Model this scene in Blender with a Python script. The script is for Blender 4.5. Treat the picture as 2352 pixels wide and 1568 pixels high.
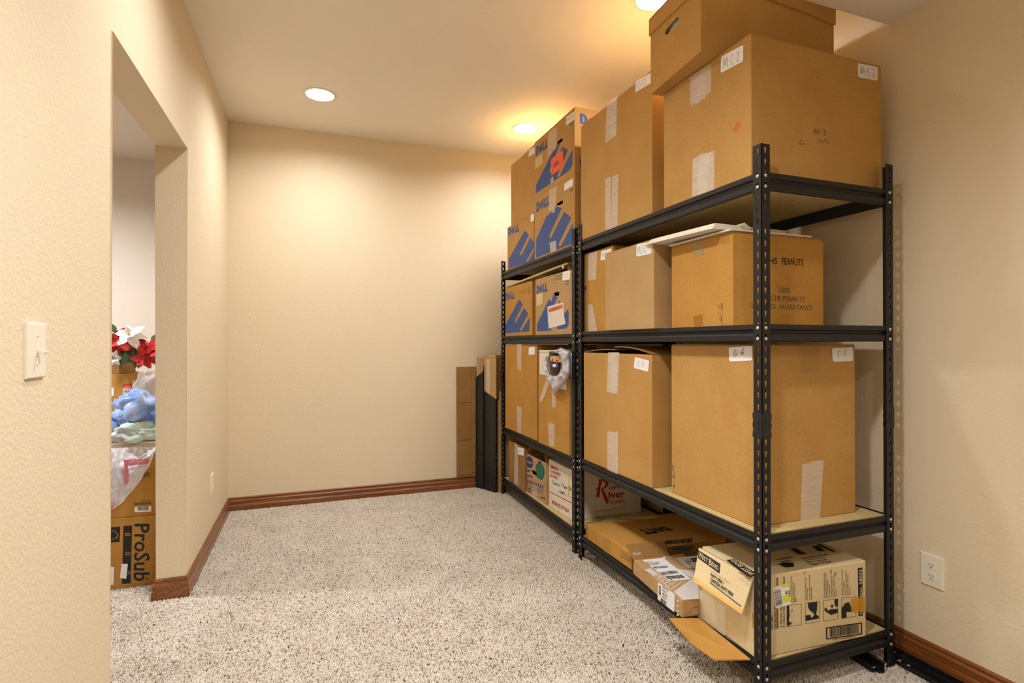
import bpy, bmesh, math, random
from mathutils import Vector, Matrix, noise
from mathutils.geometry import tessellate_polygon
random.seed(7)
for o in list(bpy.data.objects): bpy.data.objects.remove(o)
SC = bpy.context.scene
COL = SC.collection
V = Vector
# ------------------------------------------------------------------ camera
FPX, YAW, PIT, ROL, EYE = 1235.88, math.radians(20.4401), math.radians(.1829), math.radians(-.0655), V((0, 0, 1.1768))
Fw = V((math.sin(YAW)*math.cos(PIT), math.cos(YAW)*math.cos(PIT), math.sin(PIT)))
_R = V((math.cos(YAW), -math.sin(YAW), 0)); _U = _R.cross(Fw)
Rt = _R*math.cos(ROL)+_U*math.sin(ROL); Up = -_R*math.sin(ROL)+_U*math.cos(ROL)
cam = bpy.data.objects.new('camera', bpy.data.cameras.new('camera')); COL.objects.link(cam)
cam.data.sensor_width = 36; cam.data.lens = FPX*36/2352; cam.data.clip_start = .02
cam.matrix_world = Matrix(((Rt.x, Up.x, -Fw.x, EYE.x), (Rt.y, Up.y, -Fw.y, EYE.y), (Rt.z, Up.z, -Fw.z, EYE.z), (0, 0, 0, 1)))
SC.camera = cam
# ------------------------------------------------------------------ world, lamps, exposure
w = bpy.data.worlds.new('world'); SC.world = w; w.use_nodes = True
w.node_tree.nodes['Background'].inputs[0].default_value = (.9, .85, .8, 1); w.node_tree.nodes['Background'].inputs[1].default_value = .05
SC.view_settings.view_transform = 'Standard'; SC.view_settings.look = 'None'; SC.view_settings.gamma = 1
SC.view_settings.use_curve_mapping = False
SC.view_settings.exposure = 0.09
ZC, ZS = 2.743, 2.408                      # main ceiling, soffit underside
XL, XR, YB, YS = -.548, 2.097, 4.23, 1.4406
CANS = [(.05, 3.59, ZC, 'farthest left recessed downlight, near the back wall', 14.6), (1.458, 3.635, ZC, 'recessed downlight above the far shelving rack and its cartons', 14.6),
        (1.462, 2.056, ZC, 'recessed downlight cut by the top edge, beside the lidded file box', 14.6), (.05, 2.03, ZC, 'recessed downlight above the doorway side of the room', 14.6),
        (.42, .80, ZS, 'added fill downlight in the lowered ceiling on the switch side', 24), (.30, -.35, ZS, 'added fill downlight behind the camera on the switch side', 15),  # soffit cans here and below are unseen, added as fill light
        (1.30, -1.0, ZS, 'added fill downlight behind the camera on the outlet side', 6)]
LAMPCOL = (1.0, 1.0, 1.02)
def can_lamp(x, y, z, power, col=LAMPCOL, r=.072, up=.028):
    l = bpy.data.lights.new('downlight_lamp', 'AREA'); l.shape = 'DISK'; l.size = 2*r; l.energy = power; l.color = col; l.spread = math.radians(166)
    o = bpy.data.objects.new('downlight_lamp', l); COL.objects.link(o); o.location = (x, y, z+up)
for c in CANS: can_lamp(c[0], c[1], c[2], c[4])
can_lamp(-1.75, 3.15, ZS, 56, (1.0, 1.0, 1.02))          # the neighbouring room's own downlight
# ------------------------------------------------------------------ helpers
def ray(px, py): return (Fw + Rt*((px-1176)/FPX) - Up*((py-784)/FPX))
def at(px, py, X=None, Y=None, Z=None):
    d = ray(px, py)
    t = X/d.x if X is not None else (Y/d.y if Y is not None else (Z-EYE.z)/d.z)
    return EYE + d*t
def lin(r, g, b): return tuple(((c/255)/12.92 if c/255 <= .04045 else (((c/255)+.055)/1.055)**2.4) for c in (r, g, b))+(1,)
MATS = {}
def mat(name, col, rough=.6, metal=0, bump=None, col2=None, nscale=40, stretch=(1, 1, 1), coat=0, alpha=1, spec=.5, trans=0, sss=0):
    """bump=(scale, strength, detail); col2 = second colour mixed by a noise of nscale"""
    m = bpy.data.materials.new(name); m.use_nodes = True; nt = m.node_tree; N, L = nt.nodes, nt.links
    b = N['Principled BSDF']; b.inputs['Roughness'].default_value = rough; b.inputs['Metallic'].default_value = metal
    b.inputs['Base Color'].default_value = col; b.inputs['Alpha'].default_value = alpha
    b.inputs['Specular IOR Level'].default_value = spec; b.inputs['Coat Weight'].default_value = coat
    b.inputs['Transmission Weight'].default_value = trans
    tc = N.new('ShaderNodeTexCoord')
    mp = N.new('ShaderNodeMapping'); mp.inputs['Scale'].default_value = stretch; L.new(tc.outputs['Object'], mp.inputs[0])
    if col2:
        n = N.new('ShaderNodeTexNoise'); n.inputs['Scale'].default_value = nscale; n.inputs['Detail'].default_value = 5; L.new(mp.outputs[0], n.inputs[0])
        r = N.new('ShaderNodeValToRGB'); r.color_ramp.elements[0].position = .35; r.color_ramp.elements[1].position = .65
        r.color_ramp.elements[0].color = col; r.color_ramp.elements[1].color = col2
        L.new(n.outputs[0], r.inputs[0]); L.new(r.outputs[0], b.inputs['Base Color'])
    if bump:
        n = N.new('ShaderNodeTexNoise'); n.inputs['Scale'].default_value = bump[0]; n.inputs['Detail'].default_value = bump[2]; L.new(mp.outputs[0], n.inputs[0])
        bp = N.new('ShaderNodeBump'); bp.inputs['Strength'].default_value = bump[1]; bp.inputs['Distance'].default_value = .004
        L.new(n.outputs[0], bp.inputs['Height']); L.new(bp.outputs[0], b.inputs['Normal'])
    MATS[name] = m
    return m
def obj(name, verts, faces, m, parent=None, smooth=False):
    me = bpy.data.meshes.new(name); me.from_pydata([tuple(v) for v in verts], [], faces); me.update()
    if smooth: me.polygons.foreach_set('use_smooth', [True]*len(me.polygons))
    if m: me.materials.append(m)
    o = bpy.data.objects.new(name, me); COL.objects.link(o)
    if parent: o.parent = parent
    return o
def bobj(name, bm, m, parent=None, smooth=False):
    bmesh.ops.recalc_face_normals(bm, faces=bm.faces)
    me = bpy.data.meshes.new(name); bm.to_mesh(me); bm.free()
    if smooth: me.polygons.foreach_set('use_smooth', [True]*len(me.polygons))
    if m: me.materials.append(m)
    o = bpy.data.objects.new(name, me); COL.objects.link(o)
    if parent: o.parent = parent
    return o
def thing(name, label, cat, loc=(0, 0, 0), rz=0, group=None):
    o = bpy.data.objects.new(name, None); COL.objects.link(o); o.location = loc; o.rotation_euler = (0, 0, rz)
    o.empty_display_size = .05; o['label'] = label; o['category'] = cat
    if group: o['group'] = group
    return o
def tag(o, label, cat, group=None):
    o['label'] = label; o['category'] = cat
    if group: o['group'] = group
    return o
def struct(o): o['kind'] = 'structure'; return o
def add_box(bm, a, b, M=None, bev=0, seg=2):
    c = [(x, y, z) for x in (a[0], b[0]) for y in (a[1], b[1]) for z in (a[2], b[2])]
    vs = [bm.verts.new(M @ V(p) if M else p) for p in c]
    fs = [bm.faces.new([vs[i] for i in f]) for f in ((0, 1, 3, 2), (4, 6, 7, 5), (0, 4, 5, 1), (2, 3, 7, 6), (0, 2, 6, 4), (1, 5, 7, 3))]
    if bev:
        es = list({e for f in fs for e in f.edges})
        bmesh.ops.bevel(bm, geom=es, offset=bev, segments=seg, affect='EDGES', profile=.5)
def boxobj(name, a, b, m, parent=None, bev=0, M=None):
    bm = bmesh.new(); add_box(bm, a, b, M, bev); return bobj(name, bm, m, parent)
def add_cyl(bm, c, r, h, axis='z', n=20, r2=None, M=None):
    r2 = r if r2 is None else r2
    A = {'z': lambda x, y, z: V((x, y, z)), 'x': lambda x, y, z: V((z, x, y)), 'y': lambda x, y, z: V((x, z, y))}[axis]
    lo = []; hi = []
    for i in range(n):
        a = 2*math.pi*i/n
        p = V(c)+A(r*math.cos(a), r*math.sin(a), 0); q = V(c)+A(r2*math.cos(a), r2*math.sin(a), h)
        lo.append(bm.verts.new(M @ p if M else p)); hi.append(bm.verts.new(M @ q if M else q))
    for i in range(n): bm.faces.new((lo[i], lo[(i+1) % n], hi[(i+1) % n], hi[i]))
    bm.faces.new(lo[::-1]); bm.faces.new(hi)
def tri2d(loops):
    """triangulate an outline with holes -> list of index triples over the concatenated points"""
    return tessellate_polygon([[V((p[0], p[1], 0)) for p in lp] for lp in loops])
def plate(bm, loops, f0, f1):
    """outline + holes (2-D), front map f0(u,v) and back map f1(u,v) -> solid plate"""
    pts = [p for lp in loops for p in lp]
    a = [bm.verts.new(f0(*p)) for p in pts]; b = [bm.verts.new(f1(*p)) for p in pts]
    for t in tri2d(loops):
        try: bm.faces.new([a[i] for i in t]); bm.faces.new([b[i] for i in reversed(t)])
        except ValueError: pass
    k = 0
    for lp in loops:
        n = len(lp)
        for i in range(n):
            bm.faces.new((a[k+i], a[k+(i+1) % n], b[k+(i+1) % n], b[k+i]))
        k += n
def circle(cx, cy, r, n=32): return [(cx+r*math.cos(2*math.pi*i/n), cy+r*math.sin(2*math.pi*i/n)) for i in range(n)]
def sweep(bm, prof, path, closed=False):
    """prof: closed (out, z) polygon, path: 2-D points; 'out' is to the right of travel; mitred corners"""
    rings = []
    for i, p in enumerate(path):
        p = V(p)
        d0 = (p-V(path[i-1])).normalized() if i else None
        d1 = (V(path[i+1])-p).normalized() if i < len(path)-1 else None
        d0 = d0 or d1; d1 = d1 or d0
        n0 = V((d0.y, -d0.x)); n1 = V((d1.y, -d1.x)); n = (n0+n1); n = n/(n.length_squared/2) if n.length > 1e-6 else n0
        rings.append([bm.verts.new((p.x+n.x*o, p.y+n.y*o, z)) for o, z in prof])
    k = len(prof)
    for i in range(len(rings)-1):
        for j in range(k): bm.faces.new((rings[i][j], rings[i][(j+1) % k], rings[i+1][(j+1) % k], rings[i+1][j]))
    bm.faces.new(rings[0]); bm.faces.new(rings[-1][::-1])
# ------------------------------------------------------------------ materials
def wall_mat(name, c, sc, st):
    m = mat(name, c, rough=.75, spec=.25); nt = m.node_tree; N, L = nt.nodes, nt.links; b = N['Principled BSDF']
    tc = N['Texture Coordinate']
    n1 = N.new('ShaderNodeTexNoise'); n1.inputs['Scale'].default_value = sc; n1.inputs['Detail'].default_value = 2.5; L.new(tc.outputs['Object'], n1.inputs[0])
    r = N.new('ShaderNodeValToRGB'); r.color_ramp.elements[0].position = .42; r.color_ramp.elements[1].position = .62; L.new(n1.outputs[0], r.inputs[0])
    bp = N.new('ShaderNodeBump'); bp.inputs['Strength'].default_value = st; bp.inputs['Distance'].default_value = .0022
    L.new(r.outputs[0], bp.inputs['Height']); L.new(bp.outputs[0], b.inputs['Normal'])
    return m
M_WALL = wall_mat('wall_paint', lin(231, 215, 185), 110, .22)
M_CEIL = wall_mat('ceiling_paint', lin(245, 238, 226), 42, .18)
M_SWALL = wall_mat('next_room_paint', lin(222, 213, 202), 110, .22)
def wood_mat(name, axis):
    m = mat(name, lin(150, 82, 34), rough=.32, coat=.35); nt = m.node_tree; N, L = nt.nodes, nt.links; b = N['Principled BSDF']
    tc = N['Texture Coordinate']; mp = N['Mapping']; mp.inputs['Scale'].default_value = (2.2, 45, 60) if axis == 'x' else (45, 2.2, 60)
    n1 = N.new('ShaderNodeTexNoise'); n1.inputs['Scale'].default_value = 1.6; n1.inputs['Detail'].default_value = 6; L.new(mp.outputs[0], n1.inputs[0])
    r = N.new('ShaderNodeValToRGB'); e = r.color_ramp.elements; e[0].position = .3; e[0].color = lin(96, 52, 18); e[1].position = .68; e[1].color = lin(152, 92, 42)
    L.new(n1.outputs[0], r.inputs[0]); L.new(r.outputs[0], b.inputs['Base Color'])
    return m
M_WOODX = wood_mat('stained_oak_x', 'x'); M_WOODY = wood_mat('stained_oak_y', 'y')
def kraft(name, c, c2, st=.12):
    m = mat(name, c, rough=.72, spec=.25, col2=c2, nscale=6, bump=(900, st, 2)); nt = m.node_tree; N, L = nt.nodes, nt.links; b = N['Principled BSDF']
    tc = N['Texture Coordinate']; base = b.inputs['Base Color'].links[0].from_socket
    n = N.new('ShaderNodeTexNoise'); n.inputs['Scale'].default_value = 420; n.inputs['Detail'].default_value = 3
    mp = N.new('ShaderNodeMapping'); mp.inputs['Scale'].default_value = (1, 1, .35); L.new(tc.outputs['Object'], mp.inputs[0]); L.new(mp.outputs[0], n.inputs[0])
    r = N.new('ShaderNodeMapRange'); r.inputs[1].default_value = .3; r.inputs[2].default_value = .7; r.inputs[3].default_value = .86; r.inputs[4].default_value = 1.08; L.new(n.outputs[0], r.inputs[0])
    x = N.new('ShaderNodeVectorMath'); x.operation = 'SCALE'; L.new(base, x.inputs[0]); L.new(r.outputs[0], x.inputs['Scale']); L.new(x.outputs[0], b.inputs['Base Color'])
    return m
M_KRAFT = kraft('kraft_board', lin(193, 150, 86), lin(186, 142, 78))
M_KRAFT2 = kraft('kraft_board_orange', lin(192, 143, 70), lin(184, 134, 62))
M_KRAFT3 = kraft('kraft_board_pale', lin(190, 155, 106), lin(182, 147, 98))
M_KRAFTD = kraft('kraft_board_dark', lin(158, 120, 70), lin(148, 110, 61))
M_CREAM = kraft('cream_board', lin(222, 202, 158), lin(214, 192, 146), .05)
M_WHITEB = kraft('white_board', lin(232, 224, 208), lin(226, 216, 198), .05)
M_CORR = mat('corrugated_edge', lin(150, 104, 56), rough=.9, bump=(700, .6, 1), stretch=(1, 1, .2))
M_PAPER = mat('paper_sticker', lin(240, 238, 238), rough=.45)
M_BLACK = mat('black_print', lin(26, 24, 24), rough=.6); M_INK = mat('pen_ink', lin(40, 38, 60), rough=.5)
M_BLUE = mat('blue_print', lin(46, 78, 142), rough=.6, col2=lin(52, 84, 148), nscale=60)
M_NAVY = mat('navy_print', lin(38, 50, 110), rough=.6); M_GREEN = mat('green_print', lin(30, 112, 84), rough=.6)
M_RED = mat('red_print', lin(184, 40, 34), rough=.6); M_ORANGE = mat('orange_sticker', lin(250, 98, 58), rough=.5)
M_GREYP = mat('grey_print', lin(96, 86, 70), rough=.6); M_FADED = mat('faded_print', lin(120, 84, 40), rough=.7)
M_ORINK = mat('orange_crayon', lin(232, 110, 30), rough=.6); M_YELLOW = mat('yellow_marker', lin(232, 186, 60), rough=.6)
M_TAPEB = mat('brown_tape', lin(176, 118, 40), rough=.3, alpha=.75); M_YTAPE = mat('amber_tape', lin(220, 160, 30), rough=.25, alpha=.7)
M_TAPE = mat('clear_tape', lin(242, 228, 212), rough=.28, bump=(300, .08, 1), stretch=(.1, .1, 2.4), alpha=.66)
_N, _L = M_TAPE.node_tree.nodes, M_TAPE.node_tree.links
_mp = _N.new('ShaderNodeMapping'); _mp.inputs['Scale'].default_value = (14, 14, 520); _L.new(_N['Texture Coordinate'].outputs['Object'], _mp.inputs[0])
_n = _N.new('ShaderNodeTexNoise'); _n.inputs['Scale'].default_value = 1; _n.inputs['Detail'].default_value = 2; _L.new(_mp.outputs[0], _n.inputs[0])
_r = _N.new('ShaderNodeMapRange'); _r.inputs[1].default_value = .35; _r.inputs[2].default_value = .65; _r.inputs[3].default_value = .44; _r.inputs[4].default_value = .60
_L.new(_n.outputs[0], _r.inputs[0]); _L.new(_r.outputs[0], _N['Principled BSDF'].inputs['Alpha'])
M_STEEL = mat('black_powder_coat', lin(23, 22, 23), rough=.48, spec=.4, bump=(600, .05, 2))
M_PLASTIC = mat('black_plastic', lin(22, 22, 23), rough=.5)
M_ZINC = mat('zinc', lin(226, 222, 214), rough=.35, metal=.85)
M_BOARD = mat('particle_board', lin(206, 186, 134), rough=.7, col2=lin(190, 166, 112), nscale=120, bump=(300, .1, 3))
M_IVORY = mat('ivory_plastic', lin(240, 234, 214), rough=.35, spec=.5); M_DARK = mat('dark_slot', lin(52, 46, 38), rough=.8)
M_LWHITE = mat('white_trim', lin(246, 242, 234), rough=.45)
M_BAGW = mat('white_film', lin(232, 230, 236), rough=.25, bump=(22, .6, 4), alpha=.72)
M_BAGB = mat('black_film', lin(22, 26, 25), rough=.22, bump=(26, 1.6, 4), stretch=(.6, .6, 2.5))
M_BAGBL = mat('blue_film', lin(92, 132, 208), rough=.16, bump=(34, 1.6, 5), col2=lin(178, 198, 234), nscale=12, alpha=.9)
M_BAGG = mat('clear_green_film', lin(222, 228, 224), rough=.22, bump=(28, .8, 4), col2=lin(184, 208, 196), nscale=9, alpha=.86)
M_BAGR = mat('pink_film', lin(214, 112, 124), rough=.3, bump=(22, .6, 4), alpha=.9)
M_BUBBLE = mat('bubble_film', lin(206, 200, 192), rough=.2, bump=(120, 1.0, 1), alpha=.3)
M_PETR = mat('red_petal', lin(196, 40, 34), rough=.55, col2=lin(168, 24, 26), nscale=30)
M_PETW = mat('white_petal', lin(232, 226, 222), rough=.6); M_LEAF = mat('green_leaf', lin(34, 66, 38), rough=.5, col2=lin(84, 120, 76), nscale=14)
M_GOLD = mat('gold_centre', lin(170, 130, 40), rough=.4)
M_MAROON = mat('maroon_glaze', lin(72, 30, 26), rough=.35); M_TAN = mat('tan_paint', lin(204, 168, 110), rough=.5)
def emis(name, c, s):
    m = bpy.data.materials.new(name); m.use_nodes = True; b = m.node_tree.nodes['Principled BSDF']
    b.inputs['Base Color'].default_value = c; b.inputs['Emission Color'].default_value = c; b.inputs['Emission Strength'].default_value = s; return m
M_LENS = emis('lamp_lens', (1, .97, .92, 1), 12)
# ------------------------------------------------------------------ room shell
TW = .12
XO = XL-TW                        # face of the same wall in the neighbouring room
Y0 = -1.7
# wall with the cased opening, rounded drywall corners
OY1, OY2, OZ = 1.8748, 2.8847, 2.0869
bm = bmesh.new()
out = [(Y0, 0), (OY1, 0), (OY1, OZ), (OY2, OZ), (OY2, 0), (YB, 0), (YB, ZC), (Y0, ZC)]
plate(bm, [out], lambda u, v: V((XL, u, v)), lambda u, v: V((XO, u, v)))
es = [e for e in bm.edges if abs(e.verts[0].co.x-e.verts[1].co.x) < 1e-6 and all(OY1-1e-4 <= q.co.y <= OY2+1e-4 and q.co.z <= OZ+1e-4 for q in e.verts)
      and not (abs(e.verts[0].co.y-e.verts[1].co.y) > .5 and e.verts[0].co.z < .1) and len(e.link_faces) == 2 and abs(e.link_faces[0].normal.dot(e.link_faces[1].normal)) < .5]
bm.normal_update()
es = [e for e in bm.edges if len(e.link_faces) == 2 and abs(e.verts[0].co.x-e.verts[1].co.x) < 1e-6 and all(OY1-1e-4 <= q.co.y <= OY2+1e-4 and q.co.z <= OZ+1e-4 for q in e.verts) and abs(e.link_faces[0].normal.dot(e.link_faces[1].normal)) < .5]
bmesh.ops.bevel(bm, geom=es, offset=.006, segments=4, affect='EDGES', profile=.5)
struct(bobj('wall_left', bm, M_WALL))
struct(boxobj('wall_back', (XL-TW, YB, 0), (XR+.1, YB+.1, ZC+.1), M_WALL))
struct(boxobj('wall_right', (XR, Y0, 0), (XR+.1, YB, ZC), M_WALL))
struct(boxobj('wall_front', (XL-TW, Y0-.1, 0), (XR+.1, Y0, ZC), M_WALL))
def ceil(name, x0, y0, x1, y1, z, cans, t=.02, m=M_CEIL):
    bm = bmesh.new(); loops = [[(x0, y0), (x1, y0), (x1, y1), (x0, y1)]]+[circle(c[0], c[1], .086)[::-1] for c in cans]
    plate(bm, loops, lambda u, v: V((u, v, z)), lambda u, v: V((u, v, z+t))); return struct(bobj(name, bm, m))
ceil('ceiling', XL, YS, XR, YB, ZC, [c for c in CANS if c[2] == ZC])
ceil('ceiling_soffit', XL, Y0, XR, YS, ZS, [c for c in CANS if c[2] == ZS])
struct(boxobj('wall_soffit', (XL, YS-.02, ZS+.02), (XR, YS, ZC+.02), M_CEIL))
bm = bmesh.new(); add_box(bm, (XO-2.4, Y0, -.05), (XR+.1, YB+.1, -.004)); struct(bobj('floor', bm, mat('carpet_backing', lin(186, 166, 146), rough=.95, bump=(260, .8, 3), col2=lin(150, 126, 104), nscale=180)))
# neighbouring room
struct(boxobj('wall_next_back', (XO-2.4, YB, 0), (XO, YB+.1, ZS+.1), M_SWALL))
struct(boxobj('wall_next_left', (XO-2.5, .4, 0), (XO-2.4, YB+.1, ZS+.1), M_SWALL))
struct(boxobj('wall_next_front', (XO-2.5, .3, 0), (XO, .4, ZS+.1), M_SWALL))
bm = bmesh.new(); plate(bm, [[(XO-2.4, .4), (XO, .4), (XO, YB), (XO-2.4, YB)], circle(-1.75, 3.15, .086)[::-1]], lambda u, v: V((u, v, ZS)), lambda u, v: V((u, v, ZS+.02))); struct(bobj('ceiling_next', bm, M_SWALL))
# baseboards
BP = [(0, 0), (.017, 0), (.017, .036), (.0145, .040), (.0145, .043), (.011, .047), (.0125, .052), (.0135, .070), (.010, .076), (.006, .079), (.006, .083), (.009, .086), (.009, .091), (.006, .0964), (0, .0964)]
def base(name, path, m):
    bm = bmesh.new(); sweep(bm, BP, path); return struct(bobj(name, bm, m))
base('baseboard_left', [(XO, YB), (XO, OY2), (XL, OY2), (XL, YB)], M_WOODY)
base('baseboard_near', [(XL, Y0), (XL, OY1), (XO, OY1)], M_WOODY)
base('baseboard_back', [(XL, YB), (XR, YB)], M_WOODX)
base('baseboard_right', [(XR, YB), (XR, Y0)][::1], M_WOODY)
base('baseboard_next_back', [(XO-2.4, YB), (XO, YB)], M_WOODX)
# recessed lights, the added fill cans included
for x, y, z, lab, pw in CANS+[(-1.75, 3.15, ZS, 'recessed downlight of the next room beyond the doorway', 0)]:
    t = thing('recessed_light', lab, 'light', (x, y, z))
    bm = bmesh.new(); n = 40; rings = []
    for r, h in ((.098, 0), (.097, -.004), (.088, -.006), (.080, -.003), (.078, .03), (.078, .034), (.084, .034), (.084, .002)):
        rings.append([bm.verts.new((r*math.cos(2*math.pi*i/n), r*math.sin(2*math.pi*i/n), h)) for i in range(n)])
    for a in range(len(rings)):
        A, B = rings[a], rings[(a+1) % len(rings)]
        for i in range(n): bm.faces.new((A[i], A[(i+1) % n], B[(i+1) % n], B[i]))
    bobj('trim_ring', bm, M_LWHITE, t, True)
    bm = bmesh.new(); add_cyl(bm, (0, 0, .031), .077, .003, n=40); bobj('lens', bm, M_LENS, t)
    bm = bmesh.new(); add_cyl(bm, (0, 0, .0345), .084, .09, n=24); bobj('housing', bm, M_LWHITE, t)
# ------------------------------------------------------------------ carpet pile
def carpet():
    bm = bmesh.new()
    for (a, b, c, d) in ((XL+.016, .85, XR-.016, YB-.016), (XO-.9, 1.9, XL+.016, OY2-.016), (XO-.9, OY2-.016, XO, 3.3)):
        vs = [bm.verts.new(p) for p in ((a, b, -.003), (c, b, -.003), (c, d, -.003), (a, d, -.003))]; bm.faces.new(vs)
    me = bpy.data.meshes.new('carpet_pile'); bm.to_mesh(me); bm.free()
    o = bpy.data.objects.new('carpet_pile', me); COL.objects.link(o); o['kind'] = 'stuff'; tag(o, 'beige speckled cut-pile carpet covering the floor', 'carpet')
    m = mat('carpet_yarn', lin(214, 196, 176), rough=.95, spec=.1); me.materials.append(m)
    N, L = m.node_tree.nodes, m.node_tree.links; b = N['Principled BSDF']
    oi = N.new('ShaderNodeObjectInfo'); r = N.new('ShaderNodeValToRGB'); r.color_ramp.interpolation = 'CONSTANT'; e = r.color_ramp.elements
    stops = [(0, lin(213, 204, 193)), (.36, lin(204, 195, 180)), (.70, lin(193, 181, 164)), (.90, lin(178, 160, 139)), (.965, lin(147, 124, 98)), (.990, lin(88, 76, 66))]
    e[0].position, e[0].color = stops[0]; e[1].position, e[1].color = stops[1]
    for p, c in stops[2:]: q = e.new(p); q.color = c
    L.new(oi.outputs['Random'], r.inputs[0]); L.new(r.outputs[0], b.inputs['Base Color'])
    g = bpy.data.node_groups.new('pile', 'GeometryNodeTree'); g.interface.new_socket('Geometry', in_out='INPUT', socket_type='NodeSocketGeometry'); g.interface.new_socket('Geometry', in_out='OUTPUT', socket_type='NodeSocketGeometry')
    n = g.nodes; l = g.links; gi = n.new('NodeGroupInput'); go = n.new('NodeGroupOutput')
    dp = n.new('GeometryNodeDistributePointsOnFaces'); dp.inputs['Density'].default_value = 60000; dp.inputs['Seed'].default_value = 3
    ico = n.new('GeometryNodeMeshIcoSphere'); ico.inputs['Radius'].default_value = .0031; ico.inputs['Subdivisions'].default_value = 1
    cone = n.new('GeometryNodeTransform'); cone.inputs['Scale'].default_value = (1, 1, 2.0); cone.inputs['Translation'].default_value = (0, 0, .004); l.new(ico.outputs['Mesh'], cone.inputs['Geometry'])
    sm = n.new('GeometryNodeSetMaterial'); sm.inputs['Material'].default_value = m
    ip = n.new('GeometryNodeInstanceOnPoints'); rr = n.new('FunctionNodeRandomValue'); rr.data_type = 'FLOAT_VECTOR'
    rr.inputs[0].default_value = (-.4, -.4, 0); rr.inputs[1].default_value = (.4, .4, .0)
    rs = n.new('FunctionNodeRandomValue'); rs.data_type = 'FLOAT'; rs.inputs[2].default_value = .7; rs.inputs[3].default_value = 1.25
    l.new(gi.outputs[0], dp.inputs['Mesh']); l.new(dp.outputs['Points'], ip.inputs['Points']); l.new(cone.outputs[0], sm.inputs[0]); l.new(sm.outputs[0], ip.inputs['Instance'])
    nz = n.new('ShaderNodeTexNoise'); nz.inputs['Scale'].default_value = 5; nz.inputs['Detail'].default_value = 3; po = n.new('GeometryNodeInputPosition'); l.new(po.outputs[0], nz.inputs['Vector'])
    sb = n.new('ShaderNodeVectorMath'); sb.operation = 'SUBTRACT'; sb.inputs[1].default_value = (.5, .5, .5); l.new(nz.outputs['Color'], sb.inputs[0])
    sc = n.new('ShaderNodeVectorMath'); sc.operation = 'MULTIPLY'; sc.inputs[1].default_value = (1.7, 1.7, 0); l.new(sb.outputs[0], sc.inputs[0])
    ad = n.new('ShaderNodeVectorMath'); l.new(sc.outputs[0], ad.inputs[0]); l.new(rr.outputs[0], ad.inputs[1]); l.new(ad.outputs[0], ip.inputs['Rotation']); l.new(rs.outputs[1], ip.inputs['Scale']); l.new(ip.outputs[0], go.inputs[0])
    md = o.modifiers.new('pile', 'NODES'); md.node_group = g
carpet()
# ------------------------------------------------------------------ shelving racks
PW, PT = .036, .002
def post_mesh(sx, sy, H):
    bm = bmesh.new(); n = 48; ch = H/n; hc = ch*.60
    hole = [(.0053*math.cos(a), .0053*math.sin(a)) for a in [math.radians(t) for t in (-40, 0, 40, 90, 140, 180, 220)]]
    hole = [(.0168+x, hc+y) for x, y in hole]+[(.0168-.0029, hc-.0140), (.0168, hc-.0162), (.0168+.0029, hc-.0140)]
    for k in range(n):
        lp = [(0, k*ch), (PW, k*ch), (PW, k*ch+ch), (0, k*ch+ch)]
        h = [(x, y+k*ch) for x, y in hole][::-1]
        for kind in (0, 1):
            if kind == 0: f0 = lambda u, v: V((0, sy*u, v)); f1 = lambda u, v: V((sx*PT, sy*u, v))
            else: f0 = lambda u, v: V((sx*u, 0, v)); f1 = lambda u, v: V((sx*u, sy*PT, v))
            pts = [lp, h]; P = [p for q in pts for p in q]
            a = [bm.verts.new(f0(*p)) for p in P]; b = [bm.verts.new(f1(*p)) for p in P]
            for t in tri2d(pts): bm.faces.new([a[i] for i in t]); bm.faces.new([b[i] for i in t])
            m = len(h)
            for i in range(m): bm.faces.new((a[4+i], a[4+(i+1) % m], b[4+(i+1) % m], b[4+i]))
            bm.faces.new((a[1], a[2], b[2], b[1])); bm.faces.new((a[0], a[3], b[3], b[0]))
    return bm
bm = bmesh.new(); add_cyl(bm, (0, 0, 0), .0056, .0016, 'z', 12); add_cyl(bm, (0, 0, .0016), .0056, .0016, 'z', 12, .0034)
tmp = bobj('bolt', bm, M_ZINC, None, False); BOLT = tmp.data; bpy.data.objects.remove(tmp)
BEAM = [(0, 0), (0, -.016), (.0075, -.0215), (.0085, -.027), (.003, -.0315), (.0005, -.036), (.0005, -.053), (.004, -.0565), (.014, -.0565), (.014, -.050), (.016, -.004), (.004, -.004), (.004, 0)]
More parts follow.
